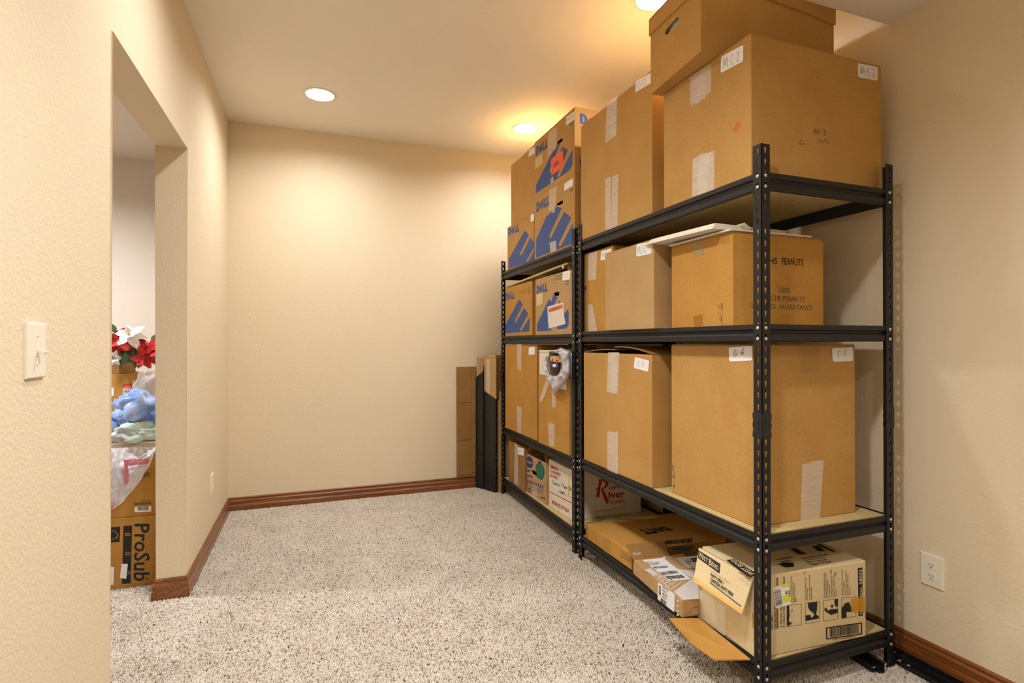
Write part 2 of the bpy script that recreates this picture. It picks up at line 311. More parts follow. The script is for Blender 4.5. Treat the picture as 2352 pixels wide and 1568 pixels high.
def rack(label, x0, y0, rz, D, Lr, H, levels, group):
    t = thing('shelving_rack', label, 'shelving', (x0, y0, 0), rz, group)
    # local frame: x = depth 0..D, y = length 0..Lr
    for (px, sx) in ((0, 1), (D, -1)):
        for (py, sy) in ((0, 1), (Lr, -1)):
            p = bobj('post', post_mesh(sx, sy, H), M_STEEL, t); p.location = (px, py, 0)
            for z in levels:
                for dz in (-.012, -.0475):
                    for k in (0, 1):
                        b = bpy.data.objects.new('bolt', BOLT); COL.objects.link(b); b.parent = p
                        if k == 0: b.location = (0, sy*.0168, z+dz); b.rotation_euler = (0, -sx*math.pi/2, 0)
                        else: b.location = (sx*.0168, 0, z+dz); b.rotation_euler = (sy*math.pi/2, 0, 0)
            # splice collar half way up
            bm = bmesh.new(); zc = H*.497
            q = lambda a, b: (min(a, b), max(a, b))
            for (u0, u1, v0, v1, h0, h1) in ((-.0016, 0, -.0016, PW+.0012, -.040, .040), (-.0016, 0, PW, PW+.0032, .022, .040), (-.0016, 0, PW, PW+.0032, -.008, .008), (-.0016, 0, PW, PW+.0032, -.040, -.022), (-.0028, -.0016, .012, .021, -.02, .02)):
                X = q(sx*u0, sx*u1); Yv = q(sy*v0, sy*v1)
                add_box(bm, (X[0], Yv[0], zc+h0), (X[1], Yv[1], zc+h1), None, .0005, 1)
                X = q(sx*v0, sx*v1); Yv = q(sy*u0, sy*u1)
                add_box(bm, (X[0], Yv[0], zc+h0), (X[1], Yv[1], zc+h1), None, .0005, 1)
            bobj('post_splice', bm, M_PLASTIC, p)
            # foot cap
            bm = bmesh.new(); X = q(-sx*.001, sx*(PW+.001)); Yv = q(-sy*.001, sy*.004); add_box(bm, (X[0], Yv[0], 0), (X[1], Yv[1], .012)); X = q(-sx*.001, sx*.004); Yv = q(-sy*.001, sy*(PW+.001)); add_box(bm, (X[0], Yv[0], 0), (X[1], Yv[1], .012)); bobj('foot_cap', bm, M_PLASTIC, p)
    for z in levels:
        for (bx, s) in ((.0022, 1), (D-.0022, -1)):
            bm = bmesh.new(); r = [[bm.verts.new((bx+s*o, y, z+h)) for o, h in BEAM] for y in (.004, Lr-.004)]; k = len(BEAM)
            for j in range(k): bm.faces.new((r[0][j], r[0][(j+1) % k], r[1][(j+1) % k], r[1][j]))
            bm.faces.new(r[0]); bm.faces.new(r[1][::-1]); bobj('long_beam', bm, M_STEEL, t)
        for (by, s) in ((.0022, 1), (Lr-.0022, -1)):
            bm = bmesh.new(); r = [[bm.verts.new((x, by+s*o, z+h)) for o, h in BEAM] for x in (.0185, D-.0185)]; k = len(BEAM)
            for j in range(k): bm.faces.new((r[0][j], r[0][(j+1) % k], r[1][(j+1) % k], r[1][j]))
            bm.faces.new(r[0]); bm.faces.new(r[1][::-1]); bobj('end_beam', bm, M_STEEL, t)
        boxobj('shelf_board', (.0195, .0195, z-.0125), (D-.0195, Lr-.0195, z-.0005), M_BOARD, t)
    return t
LV1 = (.133, .549, 1.238, 1.734); LV2 = (.133, .530, 1.229, 1.729)
rack('black steel shelving rack nearest the camera with four board shelves', 1.367, 1.3504, 0, .617, 1.2817, 1.8247, LV1, 'black boltless racks')
rack('black steel shelving rack farther back near the corner with four board shelves', 1.376, 2.690, -.0124, .617, 1.288, 1.818, LV2, 'black boltless racks')

# ------------------------------------------------------------------ cartons
def cr(ox, oy, s): return lambda x, y: (ox+x/s, oy+y/s)
K1, K2, K3, K4, K5 = cr(1150, 220, 3.734), cr(1140, 580, 7.127), cr(1030, 770, 3.919), cr(1140, 980, 4.9), cr(1330, 1180, 4.042)
K6, K7, K8 = cr(1720, 1200, 4.26), cr(240, 720, 4.355), cr(240, 1040, 4.356)
N1, N2, N3 = cr(1440, 0, 3.267), cr(1320, 500, 3.92), cr(1320, 760, 3.095)
PX = lambda x, y: (x, y)
class Carton:
    def __init__(s, label, corner, ang, dx, dy, z0, h, m=None, group='cartons on the racks', name='cardboard_box', cat='box', holes=None, shell=False, flaps=True, bev=.003):
        a = math.radians(ang); c = V((corner[0], corner[1], z0)); R = Matrix.Rotation(a, 4, 'Z')
        ctr = c+R @ V((dx/2, dy/2, 0)); s.M = Matrix.Translation(ctr) @ R; s.Mi = s.M.inverted()
        s.dx, s.dy, s.h, s.m = dx, dy, h, m or M_KRAFT
        s.root = thing(name, label, cat, ctr, a, group); X, Y = dx/2, dy/2; s.X, s.Y = X, Y
        top = h-.0035 if flaps and not shell else h
        if not shell:
            bm = bmesh.new(); add_box(bm, (-X, -Y, 0), (X, Y, top), None, bev); s.body = bobj('body', bm, s.m, s.root)
        else:
            bm = bmesh.new(); t = .0045; loops = [[(-Y, 0), (Y, 0), (Y, h), (-Y, h)]]
            for (face, pts, fn) in (holes or []):
                q = [s.loc(face, *fn(*p)) for p in pts]; lp = [(p.y, p.z) for p in q]
                area = sum(lp[i][0]*lp[(i+1) % len(lp)][1]-lp[(i+1) % len(lp)][0]*lp[i][1] for i in range(len(lp)))
                loops.append(lp[::-1] if area > 0 else lp)
            plate(bm, loops, lambda u, v: V((-X, u, v)), lambda u, v: V((-X+t, u, v)))
            add_box(bm, (X-t, -Y, 0), (X, Y, h)); add_box(bm, (-X+t, -Y, 0), (X-t, -Y+t, h)); add_box(bm, (-X+t, Y-t, 0), (X-t, Y, h)); add_box(bm, (-X+t, -Y+t, 0), (X-t, Y-t, t))
            s.body = bobj('body', bm, s.m, s.root)
        if flaps:
            for sg in (-1, 1):
                a, b = (.001, Y-.001) if sg > 0 else (-Y+.001, -.001)
                boxobj('top_flap', (-X+.001, a, h-.0035 if not shell else h), (X-.001, b, h if not shell else h+.0035), s.m, s.root, .001)
    def loc(s, face, px, py, lift=0):
        o = s.Mi @ EYE; d = (s.Mi.to_3x3() @ ray(px, py))
        if face == 'f': t = (-s.X-o.x)/d.x; n = V((-1, 0, 0))
        elif face == 'n': t = (-s.Y-o.y)/d.y; n = V((0, -1, 0))
        else: t = (s.h-o.z)/d.z; n = V((0, 0, 1))
        return o+d*t+n*lift
    def q(s, face, quad, fn=PX, lift=.0006):
        """quad bl,br,tr,tl in pixels -> bilinear map of the unit square onto the face"""
        p = [s.loc(face, *fn(*c), lift) for c in quad]
        return lambda a, b: (p[0]*(1-a)+p[1]*a)*(1-b)+(p[3]*(1-a)+p[2]*a)*b
def mesh2(name, polys, f, m, parent):
    """polys: list of loops-lists in unit coords"""
    vs = []; fs = []
    for loops in polys:
        P = [p for l in loops for p in l]; k = len(vs); vs += [f(*p) for p in P]; fs += [tuple(k+i for i in t) for t in tri2d(loops)]
    return obj(name, vs, fs, m, parent)
def rrect(r=.0, ax=1, n=4, e=0):
    """unit rect with rounded corners (r in x, r*ax in y)"""
    if not r: return [(0, 0), (1, 0), (1, 1), (0, 1)]
    out = []
    for cx, cy, a0 in ((1-r, r*ax, -90), (1-r, 1-r*ax, 0), (r, 1-r*ax, 90), (r, r*ax, 180)):
        for i in range(n+1): a = math.radians(a0+90*i/n); out.append((cx+r*math.cos(a), cy+r*ax*math.sin(a)))
    return out
def mark(b, face, name, quad, m, fn=PX, lift=.0006, r=0, ax=1, parent=None, label=None):
    o = mesh2(name, [[rrect(r, ax)]], b.q(face, quad, fn, lift), m, parent or b.root)
    if label: o['label'] = label
    return o
def poly(b, face, name, pts, m, fn=PX, lift=.0006, parent=None, holes=()):
    P = [b.loc(face, *fn(*p), lift) for p in pts]; ax = {'f': (1, 2), 'n': (0, 2), 't': (0, 1)}[face]
    L = [P]+[[b.loc(face, *fn(*p), lift) for p in h] for h in holes]
    fs = tessellate_polygon([[V((p[ax[0]], p[ax[1]], 0)) for p in l] for l in L])
    return obj(name, [p for l in L for p in l], fs, m, parent or b.root)
def ragged(quad, n, amp, fn=PX):
    """tape outline with a torn end between quad[0],quad[1] (bottom or top)"""
    q = [V(p) for p in quad]; out = [tuple(q[2]), tuple(q[3])]
    for i in range(n+1):
        t = i/n; p = q[0]*(1-t)+q[1]*t; out.append((p.x, p.y+random.uniform(-amp, amp)))
    return out
TK = [0]
def tape(b, face, quad, fn=PX, n=6, amp=5, m=None, lift=None, parent=None):
    TK[0] += 1; lift = lift or .0004+.00025*(TK[0] % 3)
    return poly(b, face, 'tape_strip', ragged(quad, n, amp), m or M_TAPE, fn, lift, parent)
TXT = {}
def text_data(s, bold=.0, lead=1.0):
    k = (s, bold, lead)
    if k not in TXT:
        c = bpy.data.curves.new('t', 'FONT'); c.body = s; c.resolution_u = 2; c.offset = bold; c.space_line = lead
        o = bpy.data.objects.new('t', c); me = o.to_mesh(); vs = [v.co.copy() for v in me.vertices]; fs = [tuple(p.vertices) for p in me.polygons]; o.to_mesh_clear()
        bpy.data.objects.remove(o); bpy.data.curves.remove(c)
        x0 = min(v.x for v in vs); x1 = max(v.x for v in vs); y0 = min(v.y for v in vs); y1 = max(v.y for v in vs)
        TXT[k] = ([((v.x-x0)/(x1-x0), (v.y-y0)/(y1-y0)) for v in vs], fs)
    return TXT[k]
def text(b, face, s, quad, m, fn=PX, lift=.001, bold=.01, parent=None, lead=1.0, name='printed_text'):
    vs, fs = text_data(s, bold, lead); f = b.q(face, quad, fn, lift)
    return obj(name, [f(*v) for v in vs], fs, m, parent or b.root)
GL = {'G': [[(.6, .85), (.35, 1), (.1, .6), (.15, .1), (.45, 0), (.6, .4), (.3, .42)]], '1': [[(.3, 1), (.3, 0)]], '7': [[(.1, .95), (.6, 1), (.25, 0)]], '0': [[(.3, 1), (.1, .5), (.3, 0), (.5, .5), (.3, 1)]], 'M': [[(0, 0), (.12, 1), (.3, .2), (.5, 1), (.62, .1), (.7, 0)]], 'C': [[(.6, .85), (.4, 1), (.15, .7), (.1, .3), (.3, 0), (.65, .1)]], '-': [[(.1, .5), (.55, .52)]],
      '2': [[(.1, .8), (.3, 1), (.55, .85), (.5, .55), (.1, .08), (.2, .0), (.4, .1), (.7, 0)]], '6': [[(.6, 1), (.25, .6), (.1, .2), (.3, 0), (.55, .12), (.5, .38), (.2, .32)]],
      '5': [[(.6, 1), (.2, .95), (.15, .55), (.5, .5), (.55, .15), (.3, 0), (.1, .1)]], 'I': [[(.2, 0), (.25, 1)]], 'S': [[(.6, .9), (.35, 1), (.15, .8), (.5, .45), (.5, .1), (.2, 0), (.05, .1)]],
      '4': [[(.15, 1), (.05, .45), (.65, .5)], [(.5, .95), (.45, 0)]], 'E': [[(.6, 1), (.1, .95), (.1, 0), (.65, .05)], [(.1, .5), (.5, .52)]], 'L': [[(.15, 1), (.1, 0), (.6, .03)]], 'V': [[(.05, 1), (.3, 0), (.65, 1)]],
      'W': [[(0, 1), (.2, 0), (.35, .7), (.5, 0), (.7, 1)]], 'R': [[(.1, 0), (.1, 1), (.5, .9), (.45, .55), (.1, .5), (.6, 0)]], '3': [[(.1, .9), (.5, .95), (.25, .55), (.55, .3), (.3, 0), (.05, .1)]],
      'a': [[(.5, .5), (.2, .5), (.1, .1), (.4, .05), (.5, .45), (.55, 0)]], 'n': [[(.1, .5), (.12, 0), (.3, .5), (.5, .4), (.5, 0)]], 'c': [[(.5, .45), (.2, .5), (.1, .1), (.5, .05)]], 'o': [[(.3, .5), (.1, .25), (.3, 0), (.5, .25), (.3, .5)]],
      'F': [[(.6, 1), (.15, 1), (.1, 0)], [(.1, .5), (.5, .55)]], 'h': [[(.1, 1), (.1, 0), (.3, .5), (.5, .4), (.5, 0)]], 'i': [[(.3, .5), (.3, 0)], [(.3, .7), (.32, .75)]], 't': [[(.3, .9), (.3, 0), (.5, .05)], [(.1, .55), (.5, .58)]], 'e': [[(.1, .25), (.5, .3), (.35, .5), (.1, .3), (.3, 0), (.5, .05)]],
      'm': [[(.0, .5), (.05, 0), (.2, .5), (.3, 0), (.45, .5), (.6, 0)]], 's': [[(.5, .5), (.2, .45), (.45, .2), (.3, 0), (.1, .05)]], 'w': [[(0, .5), (.15, 0), (.3, .4), (.45, 0), (.6, .5)]], '*': [[(.1, .1), (.9, .9)], [(.1, .9), (.95, .15)], [(.5, 0), (.45, 1)], [(0, .45), (1, .55)], [(.2, .3), (.6, .95), (.4, .4), (.9, .6)]], ' ': [], '.': [[(.2, 0), (.25, .06)]], 'g': [[(.5, .5), (.15, .45), (.15, .1), (.5, .1), (.5, .5), (.5, -.3), (.2, -.35)]]}
def pen(b, face, s, quad, m, fn=PX, wd=.0013, lift=.0012, parent=None, name='handwriting'):
    f = b.q(face, quad, fn, lift); n = len(s); vs = []; fs = []; CW = {'M': 1.7, 'W': 1.6, '-': .6, 'I': .5, ' ': .6, '.': .4, 'm': 1.3}; ws = [CW.get(c, 1) for c in s]; tw_ = sum(ws)
    nrm = {'f': V((-1, 0, 0)), 'n': V((0, -1, 0)), 't': V((0, 0, 1))}[face]
    for i, ch in enumerate(s):
        for st in GL.get(ch, []):
            if ch == '*': f = b.q(face, quad, fn, lift+.0001*len(fs)/8)
            P = [f((sum(ws[:i])+ws[i]*(.08+1.2*x))/tw_ if ch != '*' else x, y) for x, y in st]
            Q = []
            for j in range(len(P)-1):          # Catmull-Rom through the stroke points
                a0, a1, a2, a3 = P[max(j-1, 0)], P[j], P[j+1], P[min(j+2, len(P)-1)]
                for k in range(4):
                    u = k/4; Q.append(.5*((2*a1)+(a2-a0)*u+(2*a0-5*a1+4*a2-a3)*u*u+(3*a1-a0-3*a2+a3)*u**3))
            Q.append(P[-1])
            k0 = len(vs)
            for j, p in enumerate(Q):
                d = (Q[min(j+1, len(Q)-1)]-Q[max(j-1, 0)]).normalized(); sd = d.cross(nrm)*wd/2
                vs += [p-sd, p+sd]
            fs += [(k0+2*j, k0+2*j+1, k0+2*j+3, k0+2*j+2) for j in range(len(Q)-1)]
    return obj(name, vs, fs, m, parent or b.root)
def barcode(b, face, quad, n, m=None, fn=PX, lift=.0011, parent=None, seed=1):
    f = b.q(face, quad, fn, lift); rnd = random.Random(seed); vs = []; fs = []; x = 0
    tot = []; 
    while x < 1:
        wbar = rnd.choice((.35, .35, .7, 1.0))/n; tot.append((x, min(1, x+wbar))); x += wbar+rnd.choice((.3, .4, .7))/n
    for a, c in tot: k = len(vs); vs += [f(a, 0), f(c, 0), f(c, 1), f(a, 1)]; fs.append((k, k+1, k+2, k+3))
    return obj('barcode', vs, fs, m or M_BLACK, parent or b.root)
def frame(b, face, quad, m, fn=PX, tw=.03, ax=1, lift=.0008, parent=None, name='printed_frame'):
    f = b.q(face, quad, fn, lift); o = [(0, 0), (1, 0), (1, 1), (0, 1)]; i = [(tw, tw*ax), (1-tw, tw*ax), (1-tw, 1-tw*ax), (tw, 1-tw*ax)]
    return mesh2(name, [[o, i[::-1]]], f, m, parent or b.root)
def rot(pts, a, c, sc=(1, 1)):
    a = math.radians(a); return [(c[0]+sc[0]*(x*math.cos(a)-y*math.sin(a)), c[1]+sc[1]*(x*math.sin(a)+y*math.cos(a))) for x, y in pts]
def dell(b, face, quad, m, fn=PX, parent=None):
    """four slab letters, the second one tipped on its corner"""
    D = [(0, 0), (.13, 0), (.21, .12), (.25, .3), (.25, .7), (.21, .88), (.13, 1), (0, 1)]; Dh = [(.085, .24), (.085, .76), (.12, .76), (.155, .62), (.155, .38), (.12, .24)]
    L = lambda x: [(x, 0), (x+.215, 0), (x+.215, .27), (x+.095, .27), (x+.095, 1), (x, 1)]
    E = [(-.52, -.5), (.5, -.5), (.5, -.23), (-.2, -.23), (-.2, -.135), (.5, -.135), (.5, .135), (-.2, .135), (-.2, .23), (.5, .23), (.5, .5), (-.52, .5)]
    E = rot(E, 36, (.41, .5), (.205, .78))
    return mesh2('printed_logo', [[D, Dh], [E], [L(.575)], [L(.80)]], b.q(face, quad, fn, .0009), m, parent or b.root)
def sticker(b, face, quad, fn, words=None, wq=None, m=None, r=.06, ax=1.6, label=None, wd=.0013):
    o = mark(b, face, 'paper_label', quad, m or M_PAPER, fn, .0009, r, ax, None, label)
    if words: pen(b, face, words, wq or [(quad[0][0]*(1-u)*(1-v)+quad[1][0]*u*(1-v)+quad[2][0]*u*v+quad[3][0]*(1-u)*v, quad[0][1]*(1-u)*(1-v)+quad[1][1]*u*(1-v)+quad[2][1]*u*v+quad[3][1]*(1-u)*v) for u, v in ((.12, .25), (.9, .25), (.9, .8), (.12, .8))], M_INK, fn, wd, .0014, o)
    return o
# ---- top shelf, near rack
G = 'cartons on the near rack'; G2 = 'cartons on the far rack'
A = Carton('big brown carton beneath the lidded file box, white stickers and an orange scribble', (1.372, 1.398), 0, .622, .475, 1.734, .476, group=G)
sticker(A, 'f', [(705, 549), (873, 460), (875, 336), (707, 425)], N1, 'M-C-2', [(722, 520), (848, 455), (848, 380), (722, 448)])
sticker(A, 'n', [(1733, 578), (1878, 607), (1880, 504), (1730, 474)], N1, 'M-C-2', [(1745, 560), (1862, 584), (1858, 520), (1745, 500)])
tape(A, 'f', [(478, 800), (632, 690), (634, 478), (474, 583)], N1, amp=6); tape(A, 'f', [(512, 792), (592, 735), (592, 500), (512, 555)], N1, amp=6)
tape(A, 'f', [(658, 1135), (494, 1190), (490, 1478), (655, 1425)], N1, amp=8); tape(A, 'f', [(632, 1140), (535, 1168), (530, 1462), (600, 1440)], N1, amp=8)
pen(A, 'f', '*', [(788, 1008), (868, 985), (864, 902), (790, 918)], M_ORINK, N1, .0022, name='crayon_scribble')
pen(A, 'n', 'M 3', [(1400, 1010), (1500, 1012), (1495, 975), (1400, 968)], M_GREYP, N1, .002, name='faint_mark'); pen(A, 'n', 'L  M', [(1285, 1080), (1520, 1075), (1520, 1045), (1285, 1048)], M_GREYP, N1, .002, name='faint_mark')
B = Carton('tall brown carton with C-2 sticker and clear tape, near rack top shelf', (1.374, 1.958), 0, .50, .652, 1.734, .622, group=G)
sticker(B, 'f', [(64, 695), (212, 606), (212, 528), (66, 612)], N1, 'C-2', [(78, 672), (150, 630), (150, 585), (78, 622)], wd=.0011)
tape(B, 'f', [(898, 410), (995, 330), (1000, 0), (912, 62)], K1, amp=9); tape(B, 'f', [(935, 375), (992, 345), (990, 5), (935, 45)], K1, amp=8)
tape(B, 'f', [(948, 688), (898, 710), (898, 1150), (945, 1138)], K1, amp=4); tape(B, 'f', [(1012, 668), (958, 695), (948, 1140), (1002, 1112)], K1, amp=4)
hole = [(287, 262), (286, 240), (296, 218), (365, 138), (380, 128), (390, 138), (388, 165), (378, 185), (305, 255)]
C = Carton('lidded brown file box with oval hand hole, askew on top of the near rack', (1.296, 1.553), -4.8, .589, .344, 2.2125, .300, name='file_box', holes=[('f', hole, N1)], shell=True, flaps=False, group=G)
boxobj('paper_stack', (-C.X+.02, -.11, .006), (C.X-.05, .13, .262), M_PAPER, C.root, .002)
bm = bmesh.new(); e = .005; t = .004; X, Y = C.X+e, C.Y+e
def skirt(pts, o, d):
    """pts: (s, zbottom) along the panel"""
    lp = [(s_, z) for s_, z in pts]+[(pts[-1][0], .312), (pts[0][0], .312)]
    plate(bm, [lp], lambda u, v: o(u, v, 0), lambda u, v: o(u, v, t))
skirt([(-Y, .222), (-.05, .236), (Y, .247)], lambda u, v, k: V((-X+k, u, v)), 0)
skirt([(-Y, .222), (Y, .222)], lambda u, v, k: V((X-k, u, v)), 0)
skirt([(-X, .222), (-.18, .236), (0, .232), (.14, .212), (X-.06, .196), (X-.045, .190), (X, .186)], lambda u, v, k: V((u, -Y+k, v)), 0)
skirt([(-X, .245), (X, .24)], lambda u, v, k: V((u, Y-k, v)), 0)
add_box(bm, (-X, -Y, .306), (X, Y, .312)); bobj('lid', bm, M_KRAFT, C.root)
# ---- third shelf, near rack
D = Carton('scuffed carton with two tape strips, mostly hidden behind the paler carton on the near rack', (1.40, 2.322), 0, .40, .30, 1.238, .425, group=G, m=M_KRAFT2)
sticker(D, 'f', [(233, 386), (335, 362), (332, 275), (238, 300)], N2, 'MISC', [(245, 362), (330, 335), (328, 300), (245, 325)])
tape(D, 'f', [(120, 565), (192, 555), (202, 300), (122, 322)], N2, amp=6); tape(D, 'f', [(160, 778), (120, 782), (120, 1030), (205, 1025), (203, 808)], N2, amp=3)
poly(D, 'f', 'blue_smudge', [(85, 640), (95, 615), (105, 612), (104, 640), (92, 660)], M_BLUE, N2)
E_ = Carton('pale brown plain-faced carton with a MISC-4 sticker, middle of the near rack third shelf', (1.35, 1.913), 0, .38, .400, 1.238, .378, group=G, m=M_KRAFT3)
sticker(E_, 'f', [(556, 350), (694, 322), (694, 216), (556, 238)], N2, 'MISC-4', [(562, 338), (690, 300), (685, 225), (562, 262)], r=.1, ax=1.3)
F = Carton('brown peanut carton with black stencilled lettering on the near rack third shelf', (1.395, 1.508), 0, .436, .346, 1.238, .334, group=G, m=M_KRAFT2)
tape(F, 'f', [(1072, 345), (1160, 342), (1160, 205), (1070, 225)], N2, m=mat('dull_tape', lin(176, 150, 108), rough=.3, alpha=.7), amp=2)
poly(F, 'f', 'brown_tape_patch', [(1068, 885), (1152, 868), (1155, 972), (1078, 985)], M_TAPEB, N2)
for k in range(26):
    x = random.gauss(1322, 14); y = random.uniform(720, 950); h_ = random.uniform(10, 50)
    poly(F, 'f', 'scuff', [(x, y), (x+random.uniform(1, 5), y), (x+random.uniform(1, 5), min(y+h_, 965)), (x, min(y+h_, 965))], M_FADED, N2, .0004)
for k in range(8):
    x = random.uniform(1248, 1300); y = random.uniform(780, 830); poly(F, 'f', 'scuff', [(x, y), (x+random.uniform(8, 30), y-2), (x+10, y+3)], M_FADED, N2, .0004)
text(F, 'n', 'CHS', [(1700, 412), (1822, 418), (1824, 360), (1700, 352)], M_BLACK, N2)
text(F, 'n', 'PEANUTS', [(1864, 420), (2056, 434), (2058, 372), (1864, 358)], M_BLACK, N2)
text(F, 'n', '3200', [(1832, 672), (1934, 678), (1936, 630), (1832, 625)], M_GREYP, N2, bold=0)
text(F, 'n', 'SACHS PEANUTS', [(1712, 742), (2066, 757), (2068, 712), (1712, 694)], M_GREYP, N2, bold=0)
text(F, 'n', '2', [(1588, 808), (1604, 808), (1604, 765), (1588, 765)], M_GREYP, N2, bold=0)
text(F, 'n', 'OZS', [(1700, 814), (1808, 820), (1810, 776), (1700, 770)], M_GREYP, N2, bold=0)
text(F, 'n', 'SALTED FANCY', [(1840, 820), (2138, 834), (2142, 787), (1840, 778)], M_GREYP, N2, bold=0)
# folded white carton lying on the peanut box
t_ = thing('folded_carton', 'folded white card carton lying across the top of the peanut carton', 'carton', (1.55, 1.68, 1.573))
bm = bmesh.new()
n_ = 10
vs = []
for i in range(n_+1):
    y = 2.0-i*(2.0-1.545)/n_-1.68; th = min(.020, .004+.035*(i/n_)**.5); x0 = 1.325+.014*i/n_-1.55+(.05 if i == 0 else .012 if i == 1 else 0); z0 = .012+max(0, .010-.01*i/n_)
    vs.append([bm.verts.new(p) for p in ((x0, y, z0), (.13, y, z0-.006), (.13, y, z0+th-.004), (x0+.012, y, z0+th))])
for a, b in zip(vs, vs[1:]):
    for j in range(4): bm.faces.new((a[j], a[(j+1) % 4], b[(j+1) % 4], b[j]))
bm.faces.new(vs[0]); bm.faces.new(vs[-1][::-1]); bobj('folded_panel', bm, M_WHITEB, t_)
boxobj('flat_panel', (-.17, -.178, .0008), (.215, .17, .0060), M_WHITEB, t_)
boxobj('raised_flap', (-.11, -.09, .0), (-.105, .25, .036), M_WHITEB, t_, M=Matrix.Translation((-.06, -.07, .015)) @ Matrix.Rotation(math.radians(-62), 4, 'Y') @ Matrix.Translation((.11, 0, 0)) )
# ---- second shelf, near rack
H = Carton('large square brown carton behind the near corner post', (1.417, 1.431), -.5, .474, .46, .549, .622, group=G)
H.root['label'] = 'large square brown carton behind the near corner post, stickers ending in 6 on two faces'
sticker(H, 'f', [(1100, 217), (1264, 209), (1262, 105), (1095, 117)], N3, 'G-6', [(1128, 180), (1212, 165), (1212, 120), (1128, 138)], r=.08, wd=.0022)
sticker(H, 'n', [(1833, 219), (1979, 213), (1975, 114), (1827, 122)], N3, 'C-6', [(1862, 182), (1932, 176), (1932, 130), (1862, 142)], r=.08)
tape(H, 'n', [(1692, 925), (1618, 948), (1604, 1350), (1690, 1345)], N3, amp=2); tape(H, 'n', [(1769, 917), (1692, 925), (1690, 1345), (1745, 1335), (1765, 1130)][:1]+[(1692, 925), (1690, 1345), (1742, 1335)], N3, amp=3)
tape(H, 'n', [(1745, 300), (1605, 295), (1610, 100), (1740, 95)], N3, amp=5, m=mat('faded_tape', lin(200, 156, 92), rough=.35, alpha=.35))
for k in range(14):
    x = random.uniform(690, 714); y = random.uniform(950, 1100); poly(H, 'f', 'grey_scuff', [(x, y), (x+4, y), (x+4, y+random.uniform(12, 40)), (x, y+14)], M_GREYP, N3, .0004)
Gc = Carton('brown carton with bowed open top flaps and a tilted C-5 sticker', (1.378, 1.969), 0, .42, .620, .549, .577, group=G, flaps=False)
sticker(Gc, 'f', [(421, 262), (523, 290), (531, 210), (429, 184)], N3, 'C-5', [(446, 248), (496, 250), (496, 218), (446, 216)], r=.08, wd=.0012)
tape(Gc, 'f', [(228, 435), (305, 440), (318, 152), (238, 152)], N3, amp=4); tape(Gc, 'f', [(248, 438), (300, 438), (303, 152), (255, 152)], N3, amp=2)
tape(Gc, 'f', [(308, 714), (234, 716), (234, 988), (308, 1018)], N3, amp=4)
for sg, hgt in ((1, .016), (-1, .030)):
    bm = bmesh.new(); n_ = 12; r_ = []
    for i in range(n_+1):
        s_ = i/n_; y = Gc.Y*(1-s_)-.0 if sg > 0 else -Gc.Y*(1-s_)*1.0
        z = Gc.h+.001+hgt*math.sin(s_*math.pi*.62); r_.append([bm.verts.new((x, y, z+dz)) for x, dz in ((-Gc.X+.004, 0), (Gc.X, 0), (Gc.X, .004), (-Gc.X+.004, .004))])
    for a, b in zip(r_, r_[1:]):
        for j in range(4): bm.faces.new((a[j], a[(j+1) % 4], b[(j+1) % 4], b[j]))
    bm.faces.new(r_[0]); bm.faces.new(r_[-1][::-1]); bobj('top_flap', bm, M_KRAFTD, Gc.root)
# ---- bottom shelf, near rack
J = Carton('wide flat brown computer carton with a hand slot, bottom shelf of the near rack', (1.378, 2.13), 0, .545, .42, .133, .080, group=G, m=M_KRAFT2, flaps=False)
dell(J, 't', [(1552, 1209), (1462, 1218), (1480, 1229), (1548, 1221)][:1]*0+[(880, 152), (525, 155), (580, 192), (885, 130)][:0]+[(890, 150), (640, 190), (520, 150), (780, 118)], M_BLACK, K5)
barcode(J, 't', [(780, 285), (1040, 268), (1055, 225), (790, 250)], 26, fn=K5)
poly(J, 't', 'hand_slot', [(855, 305), (1065, 292), (1065, 318), (1010, 345), (960, 350), (910, 340), (860, 328)], M_DARK, K5)
for x in (385, 425, 462):
    frame(J, 'f', [(x, 395+(x-385)*.62), (x+33, 413+(x-385)*.62), (x+33, 358+(x-385)*.62), (x, 338+(x-385)*.62)], M_FADED, K5, .08)
    poly(J, 'f', 'care_symbol', [(x+10, 385+(x-385)*.62), (x+22, 392+(x-385)*.62), (x+16, 362+(x-385)*.62)], M_FADED, K5)
tape(J, 'f', [(300, 390), (225, 350), (225, 195), (300, 240)], K5, m=mat('worn_tape', lin(205, 150, 80), rough=.35, alpha=.3))
boxobj('side_flap', (-J.X+.006, J.Y-.0, .004), (-J.X+.05, J.Y+.03, .078), M_KRAFTD, J.root)
Kb = Carton('slim brown laptop carton with white shipping labels and an open lid flap', (1.318, 1.692), -6.5, .252, .405, .134, .066, group=G, m=M_KRAFT3, flaps=False)
lb = mark(Kb, 't', 'shipping_label', [(840, 622), (1040, 605), (780, 408), (590, 428)], M_PAPER, K5)
barcode(Kb, 't', [(700, 510), (830, 500), (815, 482), (680, 490)], 40, fn=K5, parent=lb); barcode(Kb, 't', [(770, 568), (935, 550), (900, 525), (745, 542)], 40, fn=K5, parent=lb, seed=3); barcode(Kb, 't', [(835, 608), (990, 592), (955, 565), (800, 580)], 44, fn=K5, parent=lb, seed=4)
text(Kb, 't', 'SHIP TO:\nATTN: RECEIVING\nRETURNS DEPT', [(650, 478), (765, 468), (730, 436), (615, 446)], M_BLACK, K5, parent=lb, lift=.0012)
lb = mark(Kb, 't', 'return_label', [(1018, 502), (1140, 492), (1140, 382), (890, 410)], M_PAPER, K5, r=.03)
text(Kb, 't', 'LAPTOP\nSYSTEM\nUNIT', [(1005, 470), (1060, 462), (1040, 420), (975, 430)], M_BLACK, K5, parent=lb, lift=.0012); mark(Kb, 't', 'grey_patch', [(1060, 450), (1110, 445), (1110, 405), (1035, 412)], M_GREYP, K5, .0013, parent=lb)
